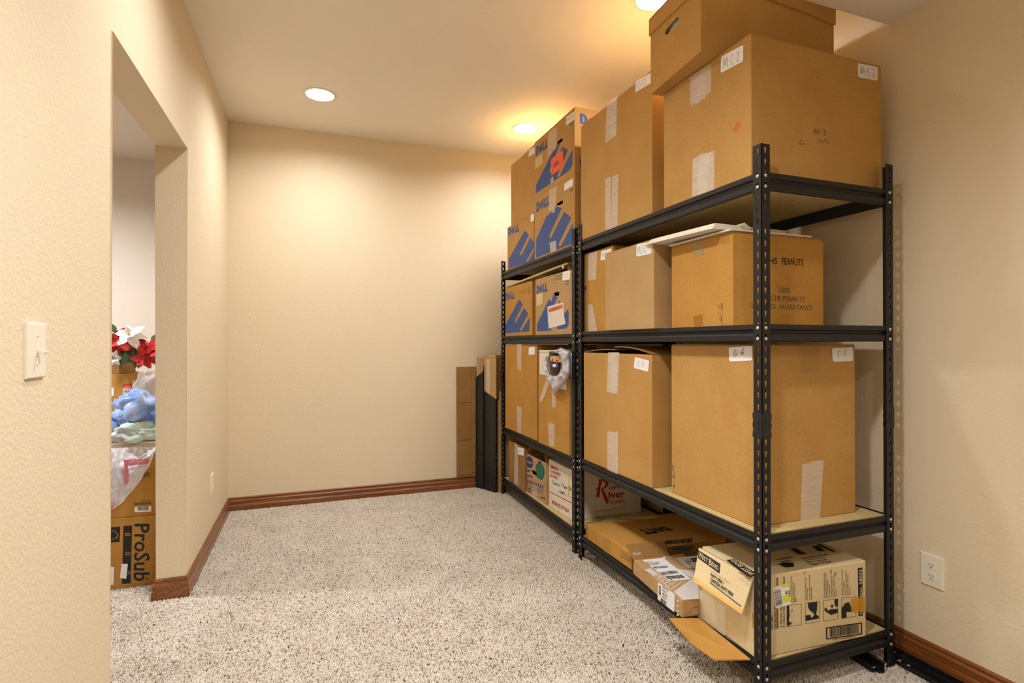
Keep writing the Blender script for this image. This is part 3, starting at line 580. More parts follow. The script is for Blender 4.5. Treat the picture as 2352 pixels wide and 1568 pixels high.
pw = mat('pale_print', lin(214, 206, 202), rough=.6)
poly(Kb, 't', 'printed_shape', [(608, 520), (660, 500), (740, 560), (690, 575)], pw, K5, .0005); poly(Kb, 't', 'printed_shape', [(770, 400), (800, 392), (812, 396), (790, 425)], pw, K5, .0005)
poly(Kb, 't', 'printed_shape', [(880, 722), (1100, 560), (1112, 790), (965, 798)], pw, K5, .0005); poly(Kb, 't', 'printed_shape', [(905, 512), (1080, 528), (1090, 610), (1000, 570)], pw, K5, .0005)
for k in range(6):
    a = k*32
    poly(Kb, 't', 'printed_line', [(690+a, 572+a*.78), (697+a, 577+a*.78), (760+a*1.2, 548+a*.55), (754+a*1.2, 544+a*.55)], pw, K5, .0006)
for k in range(4): poly(Kb, 't', 'printed_line', [(700+k*22, 560+k*2-8), (840+k*30, 700-k*32), (846+k*30, 696-k*32), (707+k*22, 558+k*2-12)], pw, K5, .0006)
lb = mark(Kb, 'f', 'barcode_label', [(730, 790), (885, 912), (890, 745), (735, 632)], M_PAPER, K5, r=.05)
barcode(Kb, 'f', [(760, 790), (810, 828), (812, 812), (762, 775)][:0]+[(742, 745), (742, 660), (762, 672), (762, 760)], 24, fn=K5, parent=lb); barcode(Kb, 'f', [(758, 812), (810, 850), (812, 812), (760, 775)], 24, fn=K5, parent=lb)
text(Kb, 'f', 'S/N 5CD\nP/N 91\nMODEL\nREV A', [(775, 775), (830, 815), (832, 700), (778, 665)], M_GREYP, K5, parent=lb, lift=.0012)
for k, y in enumerate((800, 848, 895, 930)):
    poly(Kb, 'f', 'care_symbol', [(908, y), (916, y-8), (926, y-4), (928, y+12), (918, y+18), (908, y+12)], pw, K5, .0006)
poly(Kb, 'n', 'tuck_slit', [(965, 968), (1058, 868), (1061, 871), (970, 968)], M_CORR, K5, .0006); poly(Kb, 'n', 'tuck_slit', [(1058, 866), (1112, 862), (1112, 866), (1058, 871)], M_CORR, K5, .0006)
# open lid flap leaning back
p = [Kb.Mi @ at(*K5(*c), Z=z) for c, z in (((505, 430), .2), ((850, 390), .2), ((775, 255), .232), ((440, 280), .232))]
dn = V((0, 0, -.004)); obj('lid_flap', p+[v+dn for v in p], [(0, 1, 2, 3), (7, 6, 5, 4), (0, 4, 5, 1), (1, 5, 6, 2), (2, 6, 7, 3), (3, 7, 4, 0)], M_KRAFTD, Kb.root)
def on_flap(name, pts2, m, holes=()):
    f = lambda a, b: (p[0]*(1-a)+p[1]*a)*(1-b)+(p[3]*(1-a)+p[2]*a)*b+V((0, -.0004, .0010)); mesh2(name, [[*[pts2]][0:1][0:1] and [pts2]+list(holes)] if False else [[pts2]+list(holes)], f, m, Kb.root)
on_flap('printed_logo', circle(.16, .36, .105, 24), pw, [circle(.16, .36, .092, 24)[::-1]])
vs, fs = text_data('intel', .01); f_ = lambda a, b: (p[0]*(1-a)+p[1]*a)*(1-b)+(p[3]*(1-a)+p[2]*a)*b+V((0, -.0004, .0012)); obj('printed_text', [f_(.085+.15*x, .30+.13*y) for x, y in vs], fs, pw, Kb.root)
# coffee urn carton
Lb = Carton('cream percolator carton printed with black pictures, hanging front flap, bottom shelf by the near post', (1.375, 1.386), -3.6, .474, .285, .133, .270, group=G, m=M_CREAM, flaps=False, bev=.004)
KT = M_BLACK
def up(quadbox): x0, y0, x1, y1 = quadbox; return [(x1, y1), (x1, y0), (x0, y0), (x0, y1)]     # text reading upwards
mark(Lb, 'n', 'printed_band', [(1072, 912), (1115, 908), (1110, 437), (1065, 442)], KT, K6)
text(Lb, 'n', 'No. / Núm. 58002', [(1112, 892), (1106, 455), (1074, 458), (1080, 896)], M_CREAM, K6, .0013)
for (x0, x1, yb, yt) in ((370, 514, 1010, 800), (550, 692, 980, 775), (729, 871, 955, 750), (905, 1048, 930, 728)):
    frame(Lb, 'n', [(x0, yb+8), (x1, yb-14), (x1, yt-8), (x0, yt+8)], KT, K6, .02, .7)
poly(Lb, 'n', 'pictogram', [(370, 815), (392, 812), (396, 900), (388, 970), (420, 972), (400, 1000), (372, 1003)], KT, K6, .0012)
poly(Lb, 'n', 'pictogram', [(575, 785), (668, 772), (664, 850), (655, 895), (682, 912), (680, 935), (556, 960), (553, 905), (600, 900), (606, 930), (640, 905), (630, 880), (600, 860), (580, 830)], KT, K6, .0012)
poly(Lb, 'n', 'pictogram', [(835, 750), (868, 745), (866, 815), (848, 818), (838, 800)], KT, K6, .0012); poly(Lb, 'n', 'pictogram', [(735, 850), (748, 825), (775, 860), (800, 845), (865, 842), (866, 880), (800, 900), (780, 885), (755, 870)], KT, K6, .0012); poly(Lb, 'n', 'pictogram', [(796, 815), (812, 796), (826, 815), (812, 830)], KT, K6, .0012)
poly(Lb, 'n', 'pictogram', [(907, 835), (940, 785), (980, 775), (990, 810), (1018, 830), (1015, 868), (950, 872), (956, 925), (908, 932)], KT, K6, .0012)
frame(Lb, 'n', [(755, 1142), (1108, 1090), (1106, 973), (752, 1024)], KT, K6, .035, 2.6); barcode(Lb, 'n', [(788, 1120), (1072, 1078), (1070, 990), (786, 1032)], 62, fn=K6)
text(Lb, 'n', '0 00 72244 58002 0', [(822, 1152), (1042, 1118), (1040, 1102), (820, 1136)], KT, K6, bold=0)
for s_, qb in (('Serving light indicates when\ncoffee is ready.', (548, 535, 578, 757)), ('La luz de servicio indica cuando\nel café está listo.', (585, 505, 615, 755)), ('Two-way dispenser lever makes\nserving quick and easy. Choose\nfrom single cup filling or\ncontinuous serve.', (729, 488, 790, 735)),
               ('La espita bidireccional es para\nservir fácil y rápidamente.\nllenado de porción o servicio\ncontinuo.', (797, 475, 858, 728)), ('Twist-lock cover helps minimize\naccidental spillage.', (905, 460, 935, 712)), ('La tapa segura gira y ajusta\npara reducir al mínimo\nderrames.', (940, 470, 990, 708)),
               ('Fácil de leer marcador de nivel\nde agua facilita el llenado\ndel agua que adentro.', (405, 530, 455, 780)), ('PARTY PERK /\nCAFETERA PARTY PERK', (214, 800, 268, 1042)), ('4 SPECIAL FEATURES\n4 CARACTERÍSTICAS ESPECIALES', (305, 528, 352, 1022))):
    text(Lb, 'n', s_, up(qb), KT, K6, bold=.006)
mark(Lb, 'n', 'printed_bar', [(272, 1035), (288, 1032), (286, 838), (270, 840)], M_GREYP, K6); mark(Lb, 'n', 'printed_bar', [(270, 615), (286, 613), (286, 536), (270, 538)], M_GREYP, K6)
lb = mark(Lb, 'n', 'price_label', [(258, 836), (410, 795), (385, 595), (232, 638)], M_PAPER, K6, .0014); barcode(Lb, 'n', [(258, 825), (248, 640), (315, 635), (328, 800)][:0]+[(262, 822), (240, 655), (306, 640), (328, 800)], 22, fn=K6, parent=lb, lift=.0018, m=M_GREYP)
YL = mat('yellow_sticker', lin(226, 222, 60), rough=.5)
mark(Lb, 'n', 'yellow_sticker', [(332, 778), (410, 760), (404, 693), (326, 712)], YL, K6, .0019); mark(Lb, 'n', 'yellow_sticker', [(318, 635), (396, 615), (392, 588), (314, 603)], YL, K6, .0019)
pen(Lb, 'n', 'ag', [(350, 700), (400, 690), (396, 630), (348, 640)], M_INK, K6, .002, .0022, name='handwriting')
poly(Lb, 'n', 'amber_tape', [(994, 740), (1140, 723), (1142, 868), (1040, 872), (996, 862)], M_YTAPE, K6, .0017)
for x, y in ((540, 478), (845, 490), (455, 745), (415, 850), (795, 460)): poly(Lb, 'n', 'stain', [(x, y), (x+12, y-8), (x+16, y+20), (x+4, y+34), (x-6, y+12)], mat('stain', lin(204, 160, 84), rough=.8, alpha=.5), K6, .0005)
# top of the urn carton
mark(Lb, 't', 'printed_band', [(1365, 428), (1580, 588), (1660, 560), (1440, 420)], KT, K5); text(Lb, 't', 'WEST BEND', [(1640, 560), (1440, 428), (1400, 432), (1590, 575)], M_CREAM, K5, .0013)
text(Lb, 't', '12-42 CUP / TAZAS\nPARTY PERK', [(1590, 610), (1440, 520), (1400, 540), (1540, 625)][:0]+[(1570, 610), (1430, 515), (1480, 505), (1610, 590)], KT, K5)
text(Lb, 't', 'Stay-cool handles and base\nMangos y base fríos\nAutomatic brewing', [(345+40, 425), (480, 400), (410, 330), (250, 350)], KT, K6); text(Lb, 't', 'Coffee basket lifts out\nLa canasta se saca\nBrews 12-42 cups\nPrepara 12-42 tazas', [(620, 425), (840, 385), (760, 300), (500, 345)], KT, K6)
poly(Lb, 't', 'pictogram', [(290, 410), (330, 392), (430, 392), (445, 432), (360, 440)], KT, K6, .001); poly(Lb, 't', 'pictogram', [(400, 255), (460, 250), (570, 310), (490, 312), (430, 280)], KT, K6, .001); poly(Lb, 't', 'pictogram', [(610, 232), (680, 225), (750, 280), (680, 280)], KT, K6, .001)
poly(Lb, 't', 'printed_band', [(660, 215), (700, 210), (855, 288), (825, 290)], KT, K6, .001)
# front (aisle side) flap hanging over, amber glue edge
fp = [Lb.Mi @ at(*K5(*c), X=x) for c, x in (((1112, 312), 1.366), ((1612, 595), 1.372), ((1510, 930), 1.325), ((1062, 622), 1.300))]
th = V((.004, 0, -.001)); gf = lambda a, b: (fp[3]*(1-a)+fp[2]*a)*(1-b)+(fp[0]*(1-a)+fp[1]*a)*b
gn = 12; bm = bmesh.new(); ga = [[bm.verts.new(gf(i/gn, j/gn)) for i in range(gn+1)] for j in range(gn+1)]; gb = [[bm.verts.new(gf(i/gn, j/gn)+th) for i in range(gn+1)] for j in range(gn+1)]
for j in range(gn):
    for i in range(gn): bm.faces.new((ga[j][i], ga[j][i+1], ga[j+1][i+1], ga[j+1][i])); bm.faces.new((gb[j][i], gb[j+1][i], gb[j+1][i+1], gb[j][i+1]))
    bm.faces.new((ga[j][0], gb[j][0], gb[j+1][0], ga[j+1][0])); bm.faces.new((ga[j][gn], gb[j][gn], gb[j+1][gn], ga[j+1][gn])); bm.faces.new((ga[0][j], gb[0][j], gb[0][j+1], ga[0][j+1])); bm.faces.new((ga[gn][j], gb[gn][j], gb[gn][j+1], ga[gn][j+1]))
bobj('front_flap', bm, M_CREAM, Lb.root)
ff = lambda a, b: (fp[3]*(1-a)+fp[2]*a)*(1-b)+(fp[0]*(1-a)+fp[1]*a)*b+V((-.0009, 0, .0002))
def fmark(name, loops, m, k=.0004): mesh2(name, [loops], lambda a, b: ff(a, b)+V((-k, 0, 0)), m, Lb.root)
fmark('printed_band', [[(.02, .70), (.47, .63), (.45, .90), (.0, .93)]], KT)
def ftext(s_, q_, m, k=.0012, bold=.01):
    vs, fs = text_data(s_, bold); bl = lambda x, y: ((q_[0][0]*(1-x)+q_[1][0]*x)*(1-y)+(q_[3][0]*(1-x)+q_[2][0]*x)*y, (q_[0][1]*(1-x)+q_[1][1]*x)*(1-y)+(q_[3][1]*(1-x)+q_[2][1]*x)*y)
    obj('printed_text', [ff(*bl(*v))+V((-k, 0, 0)) for v in vs], fs, m, Lb.root)
ftext('W', [(.035, .74), (.105, .73), (.10, .90), (.03, .91)], M_CREAM); ftext('EST', [(.108, .74), (.225, .725), (.222, .845), (.105, .86)], M_CREAM); ftext('B', [(.25, .705), (.295, .70), (.29, .865), (.245, .87)], M_CREAM); ftext('END', [(.30, .71), (.44, .69), (.435, .81), (.297, .83)], M_CREAM)
ftext('12-42 Cup / Tazas', [(.32, .545), (.68, .53), (.68, .575), (.32, .59)], M_GREYP, bold=0); ftext('PARTY PERK /', [(.32, .43), (.585, .41), (.585, .50), (.32, .52)], KT, bold=.03); ftext('CAFETERA PARTY PERK', [(.33, .30), (.79, .27), (.79, .365), (.33, .40)], KT, bold=.03)
fmark('printed_bar', [[(.335, .235), (.96, .155), (.96, .19), (.335, .275)]], M_GREYP)
fmark('amber_edge', [[(0, 0), (1, 0), (1, .11), (0, .13)]], mat('glue_edge', lin(224, 178, 96), rough=.7), .0)
# fallen bottom flap
bq = [Lb.Mi @ v for v in (at(1537, 1419, Z=.135), at(*K5(1110, 968), Z=.1345), at(*K5(1590, 1345), Z=.1345), at(1641, 1514, Z=.120))]
bq[1] += V((.004, 0, 0)); mid = (bq[0]*.45+bq[3]*.55)+V((-.008, 0, -.010)); P_ = [bq[0], mid, bq[3], bq[2], bq[1]]; th = V((0, 0, -.0045))
bm = bmesh.new(); a_ = [bm.verts.new(v) for v in P_]; b_ = [bm.verts.new(v+th) for v in P_]; bm.faces.new(a_); bm.faces.new(b_[::-1])
for i in range(5): bm.faces.new((a_[i], a_[(i+1) % 5], b_[(i+1) % 5], b_[i]))
bobj('bottom_flap', bm, M_KRAFT2, Lb.root)
mark(Lb, 'f', 'glue_patch', [(1120, 985), (1358, 1130), (1358, 860), (1120, 700)], mat('pale_cream', lin(226, 212, 182), rough=.7), K5, .0004)
poly(Lb, 'f', 'amber_tape', [(1608, 915), (1625, 925), (1625, 1060), (1608, 1050)], M_YTAPE, K5, .001)
# ---- far rack, top shelf
Ob = Carton('blue-printed computer carton with a bright orange sticker, top of the far rack', (1.385, 2.705), 0, .40, .578, 2.131, .370, name='cardboard_box', shell=True, holes=[('f', [(482, 415), (484, 398), (500, 380), (525, 362), (533, 368), (530, 385), (512, 402), (492, 412)], K1)], group=G2)
poly(Ob, 'f', 'printed_emblem', [(303, 838), (303, 768), (425, 520), (488, 418), (512, 402), (418, 640), (432, 655), (530, 437), (578, 462), (485, 690), (500, 697), (612, 465), (617, 480), (617, 585), (590, 640)], M_BLUE, K1)
dell(Ob, 'f', [(305, 520), (402, 442), (404, 362), (305, 436)], M_BLUE, K1)
sticker(Ob, 'f', [(560, 256), (634, 200), (634, 130), (562, 184)], K1, 'MC5', [(566, 230), (620, 188), (620, 160), (566, 202)])
lb = mark(Ob, 'f', 'orange_sticker', [(436, 686), (538, 610), (535, 465), (432, 545)], M_ORANGE, K1, .0012)
frame(Ob, 'f', [(446, 660), (524, 600), (522, 512), (442, 572)], M_RED, K1, .03, lift=.0015, parent=lb); text(Ob, 'f', 'EWR', [(458, 618), (505, 588), (502, 550), (458, 582)], M_BLACK, K1, .0018, parent=lb)
mark(Ob, 'f', 'paper_label', [(296, 630), (360, 580), (360, 488), (298, 545)], M_CREAM, K1, .0008); frame(Ob, 'f', [(598, 262), (618, 248), (618, 225), (598, 238)], M_NAVY, K1, .15)
tape(Ob, 'f', [(400, 530), (478, 440), (484, 265), (412, 315)], K1, amp=8); tape(Ob, 'f', [(452, 690), (430, 708), (428, 755), (455, 740)], K1, amp=2)
dell(Ob, 'n', [(680, 235), (930, 320), (930, 230), (680, 146)], M_BLUE, K1); poly(Ob, 'n', 'printed_emblem', [(680, 535), (800, 500), (800, 600), (680, 605)], M_BLUE, K1)
Pb = Carton('blue-printed carton directly under the one with the orange sticker', (1.385, 2.705), 0, .40, .578, 1.729, .3985, shell=True, holes=[('f', [(480, 945), (483, 922), (528, 895), (535, 902), (533, 920), (515, 932)], K1)], group=G2)
poly(Pb, 'f', 'printed_emblem', [(303, 1390), (303, 1235), (395, 1030), (450, 985), (480, 948), (525, 962), (415, 1205), (430, 1222), (545, 993), (607, 1045), (495, 1275), (512, 1293), (622, 1090), (622, 1265)], M_BLUE, K1)
dell(Pb, 'f', [(308, 1000), (415, 935), (416, 852), (308, 918)], M_BLUE, K1)
sticker(Pb, 'f', [(544, 815), (619, 770), (620, 706), (548, 752)], K1, 'C-3', [(556, 780), (598, 752), (598, 730), (556, 758)], wd=.001); frame(Pb, 'f', [(596, 828), (618, 815), (618, 790), (596, 802)], M_NAVY, K1, .15)
tape(Pb, 'f', [(414, 980), (465, 980), (484, 770), (418, 800)], K1, amp=8); tape(Pb, 'f', [(440, 1005), (462, 1000), (465, 970), (442, 975)], K1, amp=2); tape(Pb, 'f', [(475, 1240), (420, 1258), (428, 1345), (478, 1328)], K1, amp=3)
Qb = Carton('blue-printed carton on the far rack top shelf under a plain brown carton', (1.388, 3.300), 0, .40, .522, 1.729, .320, group=G2)
poly(Qb, 'f', 'printed_emblem', [(68, 1482), (68, 1405), (205, 1155), (243, 1190), (165, 1355), (178, 1367), (255, 1215), (288, 1255), (287, 1300), (220, 1415), (232, 1425), (289, 1325), (289, 1408)], M_BLUE, K1)
dell(Qb, 'f', [(66, 1202), (158, 1160), (158, 1098), (66, 1138)], M_BLUE, K1)
sticker(Qb, 'f', [(258, 1082), (288, 1066), (288, 1008), (258, 1024)], K1); pen(Qb, 'f', 'MWE', [(188, 1072), (228, 1060), (228, 1045), (188, 1060)], M_INK, K1, .0015)
Nb = Carton('plain brown carton at the far end of the far rack, stacked on a blue-printed one', (1.400, 3.300), 0, .36, .475, 2.0495, .462, group=G2)
sticker(Nb, 'f', [(240, 524), (296, 492), (298, 434), (244, 464)], K1, 'MC4', [(246, 502), (286, 480), (286, 460), (246, 480)], wd=.001)
# ---- far rack, third shelf
Sb = Carton('blue-printed computer carton with faint handwriting, far end of the far rack third shelf', (1.400, 3.365), 0, .40, .540, 1.229, .372, group=G2, m=M_KRAFT2)
poly(Sb, 'f', 'printed_emblem', [(150, 1320), (150, 1180), (375, 765), (435, 850), (300, 1115), (320, 1145), (455, 905), (522, 1000), (385, 1262), (405, 1288), (548, 1055), (540, 1292)], M_BLUE, K2)
dell(Sb, 'f', [(150, 785), (298, 750), (298, 632), (150, 662)], M_BLUE, K2); pen(Sb, 'f', 'ELVIS', [(360, 680), (510, 645), (510, 595), (360, 612)], M_FADED, K2, .0022)
for k in range(3): frame(Sb, 'f', [(520, 600+k*38), (548, 592+k*38), (548, 558+k*38), (520, 566+k*38)], M_NAVY, K2, .12)
Tb = Carton('blue-printed computer carton with a white document pouch, near end of the far rack third shelf', (1.390, 2.722), 0, .42, .562, 1.229, .368, shell=True, holes=[('f', [(940, 655), (1030, 638), (1030, 700), (960, 715), (942, 680)], K2)], group=G2, m=M_KRAFT3, flaps=False)
boxobj('red_cloth_inside', (-Tb.X+.03, -.12, .005), (Tb.X-.05, .18, .262), M_MAROON, Tb.root, .01)
poly(Tb, 'f', 'printed_emblem', [(665, 1290), (665, 1170), (865, 755), (885, 785), (908, 800), (925, 700), (945, 690), (1003, 732), (905, 930), (900, 1275)], M_BLUE, K2); poly(Tb, 'f', 'printed_emblem', [(985, 880), (1030, 790), (1060, 820), (1040, 880)], M_BLUE, K2); poly(Tb, 'f', 'printed_emblem', [(1090, 1045), (1165, 930), (1185, 950), (1185, 1180), (1145, 1240), (1000, 1252), (1000, 1200)], M_BLUE, K2)
dell(Tb, 'f', [(662, 680), (836, 630), (836, 488), (662, 540)], M_BLUE, K2)
mark(Tb, 'f', 'paper_label', [(660, 870), (762, 840), (765, 655), (660, 682)], M_CREAM, K2, .0012); sticker(Tb, 'f', [(1083, 458), (1205, 435), (1210, 290), (1088, 318)], K2, 'C-7', [(1105, 410), (1185, 390), (1185, 330), (1105, 350)], wd=.001)
pen(Tb, 'f', 'MWE24', [(950, 410), (1080, 380), (1080, 345), (950, 378)], M_INK, K2, .0018); pen(Tb, 'f', 'WC3004', [(940, 460), (1080, 425), (1080, 395), (940, 430)], M_INK, K2, .0018)
frame(Tb, 'f', [(1142, 530), (1180, 522), (1180, 455), (1142, 462)], M_NAVY, K2, .12)
lb = poly(Tb, 'f', 'document_pouch', [(862, 1245), (1140, 1165), (1118, 1040), (1105, 840), (1090, 812), (842, 885), (848, 1050)], M_PAPER, K2, .0022); lb.data.materials[0] = mat('pouch_film', lin(224, 216, 204), rough=.3, bump=(60, .5, 3))
mark(Tb, 'f', 'orange_band', [(862, 982), (1092, 908), (1090, 845), (860, 918)], mat('orange_band_print', lin(216, 96, 40), rough=.4), K2, .0028, parent=lb); text(Tb, 'f', 'PACKING LIST', [(930, 940), (1035, 905), (1035, 885), (930, 920)], M_FADED, K2, .0032, parent=lb)
tape(Tb, 'f', [(790, 1040), (770, 1045), (772, 1285), (792, 1280)], K2, amp=2, m=M_TAPEB)
# panel of board lying across both cartons
t_ = thing('board_panel', 'tan board sheet lying tilted over the two computer cartons of the third shelf', 'board', (1.6, 3.35, 1.6065))
a_, b_ = V((-.195, .54, .0)), V((-.185, -.49, .036)); c_ = V((.16, -.49, .036)); d_ = V((.16, .54, .0)); th = V((0, 0, .012))
bm = bmesh.new(); v0 = [bm.verts.new(v) for v in (a_, b_, c_, d_)]; v1 = [bm.verts.new(v+th) for v in (a_, b_, c_, d_)]; bm.faces.new(v0[::-1]); bm.faces.new(v1)
for i in range(4): bm.faces.new((v0[i], v0[(i+1) % 4], v1[(i+1) % 4], v1[i]))
bobj('sheet', bm, M_BOARD, t_); boxobj('white_clip', (-.187, -.44, .018), (-.180, -.425, .036), M_LWHITE, t_); boxobj('support_block', (-.15, -.45, -.009), (.1, -.42, .033), M_BOARD, t_)
# ---- far rack, second shelf
Vb = Carton('tall plain brown carton with central tape, far end of the far rack second shelf', (1.395, 3.275), 0, .45, .620, .530, .632, group=G2, m=M_KRAFT2)
sticker(Vb, 'f', [(722, 175), (779, 172), (778, 103), (724, 108)], K3, 'C1', [(735, 150), (762, 148), (762, 128), (735, 130)], wd=.001)
tape(Vb, 'f', [(622, 308), (655, 318), (658, 80), (617, 80)], K3, amp=4); tape(Vb, 'f', [(660, 650), (618, 638), (622, 870), (655, 885)], K3, amp=5)
Wb = Carton('brown carton with loose tape, second shelf of the far rack, carrying the plastic bag', (1.385, 2.778), 0, .45, .447, .530, .440, group=G2, m=M_KRAFT2)
tape(Wb, 'f', [(932, 645), (964, 652), (966, 480), (930, 470)], K3, amp=2); tape(Wb, 'f', [(955, 800), (898, 780), (905, 995), (955, 1005)], K3, amp=4); poly(Wb, 'f', 'loose_tape', [(820, 590), (850, 600), (912, 440), (885, 400)], M_TAPE, K3, .004)
mark(Wb, 'f', 'paper_label', [(1000, 480), (1062, 492), (1062, 420), (1000, 410)], M_PAPER, K3)
t_ = thing('white_carton', 'small white carton standing on the loosely taped brown carton, half behind a plastic bag', 'box', (1.50, 3.13, .9705)); boxobj('body', (-.108, -.10, 0), (.12, .10, .162), M_WHITEB, t_, .003); boxobj('lid_seam', (-.1085, -.10, .145), (-.107, .10, .1465), M_GREYP, t_)
# ---- far rack, bottom shelf
X1 = Carton('narrow taped brown carton beside the apple carton, white sticker near its top', (1.405, 3.515), 0, .30, .333, .133, .303, group=G2, m=M_KRAFTD)
sticker(X1, 'f', [(625, 1070), (678, 1082), (680, 1018), (625, 1003)], K3, 'MISC-1', [(630, 1050), (670, 1058), (672, 1032), (630, 1025)], wd=.001)
tape(X1, 'f', [(592, 1330), (630, 1355), (625, 985), (598, 965)], K3, amp=2)
Carton('brown carton mostly hidden behind the narrow taped one at the rack end', (1.56, 3.86), 0, .3, .085, .133, .30, group=G2, m=M_KRAFTD)
X2 = Carton('open brown apple carton printed with a green apple and a hand hole', (1.42, 3.182), 0, .40, .328, .133, .268, shell=True, flaps=False, holes=[('f', [(398, 508), (402, 488), (415, 485), (458, 515), (466, 530), (465, 552), (450, 555), (405, 525)], K4)], group=G2, m=M_KRAFT3)
poly(X2, 'f', 'printed_apple', [(455, 420), (480, 405), (500, 412), (520, 425), (535, 450), (543, 490), (540, 545), (525, 585), (505, 598), (485, 580), (465, 575), (450, 540), (443, 480), (445, 440)], M_NAVY, K4, .0006)
poly(X2, 'f', 'printed_apple', [(458, 432), (482, 415), (498, 420), (515, 432), (530, 455), (536, 490), (533, 540), (520, 575), (505, 588), (487, 572), (468, 565), (468, 532), (458, 512), (450, 505), (449, 470), (450, 445)], M_GREEN, K4, .0009)
poly(X2, 'f', 'printed_leaf', [(472, 398), (480, 382), (495, 385), (510, 400), (500, 412), (488, 404), (478, 412)], M_NAVY, K4, .0009)
poly(X2, 'f', 'printed_seal', [(376+40*math.cos(a*math.pi/12), 398+66*math.sin(a*math.pi/12)+ (40*math.cos(a*math.pi/12))*.3) for a in range(24)], M_NAVY, K4)
text(X2, 'f', 'cape', [(342, 408), (412, 432), (412, 400), (342, 376)], M_KRAFT3, K4, .0013, .03); text(X2, 'f', 'GARY', [(336, 498), (388, 516), (388, 488), (336, 468)], M_NAVY, K4, bold=.03); text(X2, 'f', 'apples', [(336, 558), (412, 582), (412, 545), (336, 520)], M_NAVY, K4, bold=.03)
for k in range(4): poly(X2, 'f', 'printed_rule', [(335, 582+k*33), (535, 665+k*30), (535, 668+k*30), (335, 585+k*33)], M_NAVY, K4)
for k in range(8): poly(X2, 'f', 'printed_rule', [(345+k*25, 592+k*10), (348+k*25, 593+k*10), (348+k*25, 690+k*9), (345+k*25, 689+k*9)], M_NAVY, K4); poly(X2, 'f', 'printed_mark', [(352+k*23, 605+k*9), (364+k*23, 600+k*9), (362+k*23, 622+k*9), (350+k*23, 618+k*9)], M_NAVY, K4)
text(X2, 'f', 'GOOD\nDATE', [(358, 732), (398, 748), (398, 700), (358, 682)], M_NAVY, K4); text(X2, 'f', 'MAINE', [(500, 800), (550, 818), (550, 798), (500, 780)], M_NAVY, K4, bold=.03)
tape(X2, 'f', [(402, 785), (455, 810), (462, 650), (405, 640)], K4, amp=4)
for (a, b, c, d) in (((-1, 1), (1, 1), .07, 8), ):
    pass
def flap(bx, p0, p1, out, m=None):
    p0, p1, out = V(p0), V(p1), V(out); n_ = (p1-p0).cross(out).normalized()*.004; Q = [p0, p1, p1+out*.98, p0+out]
    obj('open_flap', Q+[q_+n_ for q_ in Q], [(0, 1, 2, 3), (7, 6, 5, 4), (0, 4, 5, 1), (1, 5, 6, 2), (2, 6, 7, 3), (3, 7, 4, 0)], m or M_KRAFTD, bx.root)
flap(X2, (-X2.X, X2.Y, X2.h), (X2.X, X2.Y, X2.h), (0, -.045, .065)); flap(X2, (X2.X, -X2.Y, X2.h), (X2.X, X2.Y, X2.h), (-.03, 0, .07)); flap(X2, (-X2.X, -X2.Y, X2.h), (X2.X, -X2.Y, X2.h), (0, .03, .045))
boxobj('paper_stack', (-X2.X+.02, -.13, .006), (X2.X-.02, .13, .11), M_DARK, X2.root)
X3 = Carton('white orchard produce carton with red lettering, bottom shelf at the meeting of the two racks', (1.435, 2.848), 0, .478, .326, .133, .297, flaps=False, group=G2, m=M_WHITEB)
for s_, y in (('COMBINATION', 0), ('U.S. EXTRA FANCY', 1), ('& U.S. FANCY', 2)):
    wd = (95, 125, 95)[y]; yy = 460+y*49; text(X3, 'f', s_, [(602, yy), (602+wd, yy+wd*.42), (602+wd, yy+wd*.42-38), (602, yy-38)], M_RED, K4, bold=.03)
pen(X3, 'f', 'Canco - Fan Ch', [(632, 640), (850, 722), (850, 678), (632, 592)], M_INK, K4, .0035); pen(X3, 'f', 'items', [(700, 742), (775, 762), (775, 715), (700, 700)], M_INK, K4, .0035)
text(X3, 'f', 'PRODUCE OF U.S.A', [(628, 866), (818, 968), (818, 925), (628, 820)], M_RED, K4, bold=.03); poly(X3, 'f', 'red_rule', [(598, 722), (850, 852), (850, 862), (598, 730)], M_RED, K4)
poly(X3, 'f', 'marker_line', [(812, 570), (822, 572), (818, 780), (850, 800), (848, 812), (775, 765), (808, 772)], M_YELLOW, K4)
# script lettering on the end face
rp = lambda pts, h=(): poly(X3, 'n', 'printed_letter', pts, M_RED, K4, .0009, holes=h)
rp([(1150, 588), (1185, 590), (1190, 610), (1172, 680), (1160, 790), (1118, 790), (1140, 700), (1118, 710), (1118, 690), (1145, 680), (1152, 620)])
rp([(1175, 585), (1230, 590), (1262, 620), (1262, 660), (1225, 690), (1200, 700), (1225, 745), (1268, 830), (1240, 872), (1215, 820), (1180, 720), (1182, 690), (1215, 670), (1228, 640), (1222, 622), (1200, 615)])
text(X3, 'n', 'oyal', [(1265, 722), (1405, 700), (1405, 640), (1265, 655)], M_RED, K4, .0009, .02); text(X3, 'n', 'iver', [(1262, 805), (1448, 790), (1445, 715), (1262, 728)], M_RED, K4, .0009, .03)
text(X3, 'n', 'ORCHARDS', [(1270, 872), (1458, 850), (1458, 812), (1270, 832)], M_RED, K4, .0009, .01); text(X3, 'n', 'New Gloucester, Maine 04260', [(1105, 964), (1468, 914), (1468, 892), (1105, 940)], M_RED, K4, .0009, 0)
poly(X3, 'n', 'bottom_slit', [(982, 1044), (1145, 1022), (1150, 1000), (1155, 1018), (1300, 1000), (1300, 1004), (1150, 1026), (982, 1048)], M_DARK, K4)
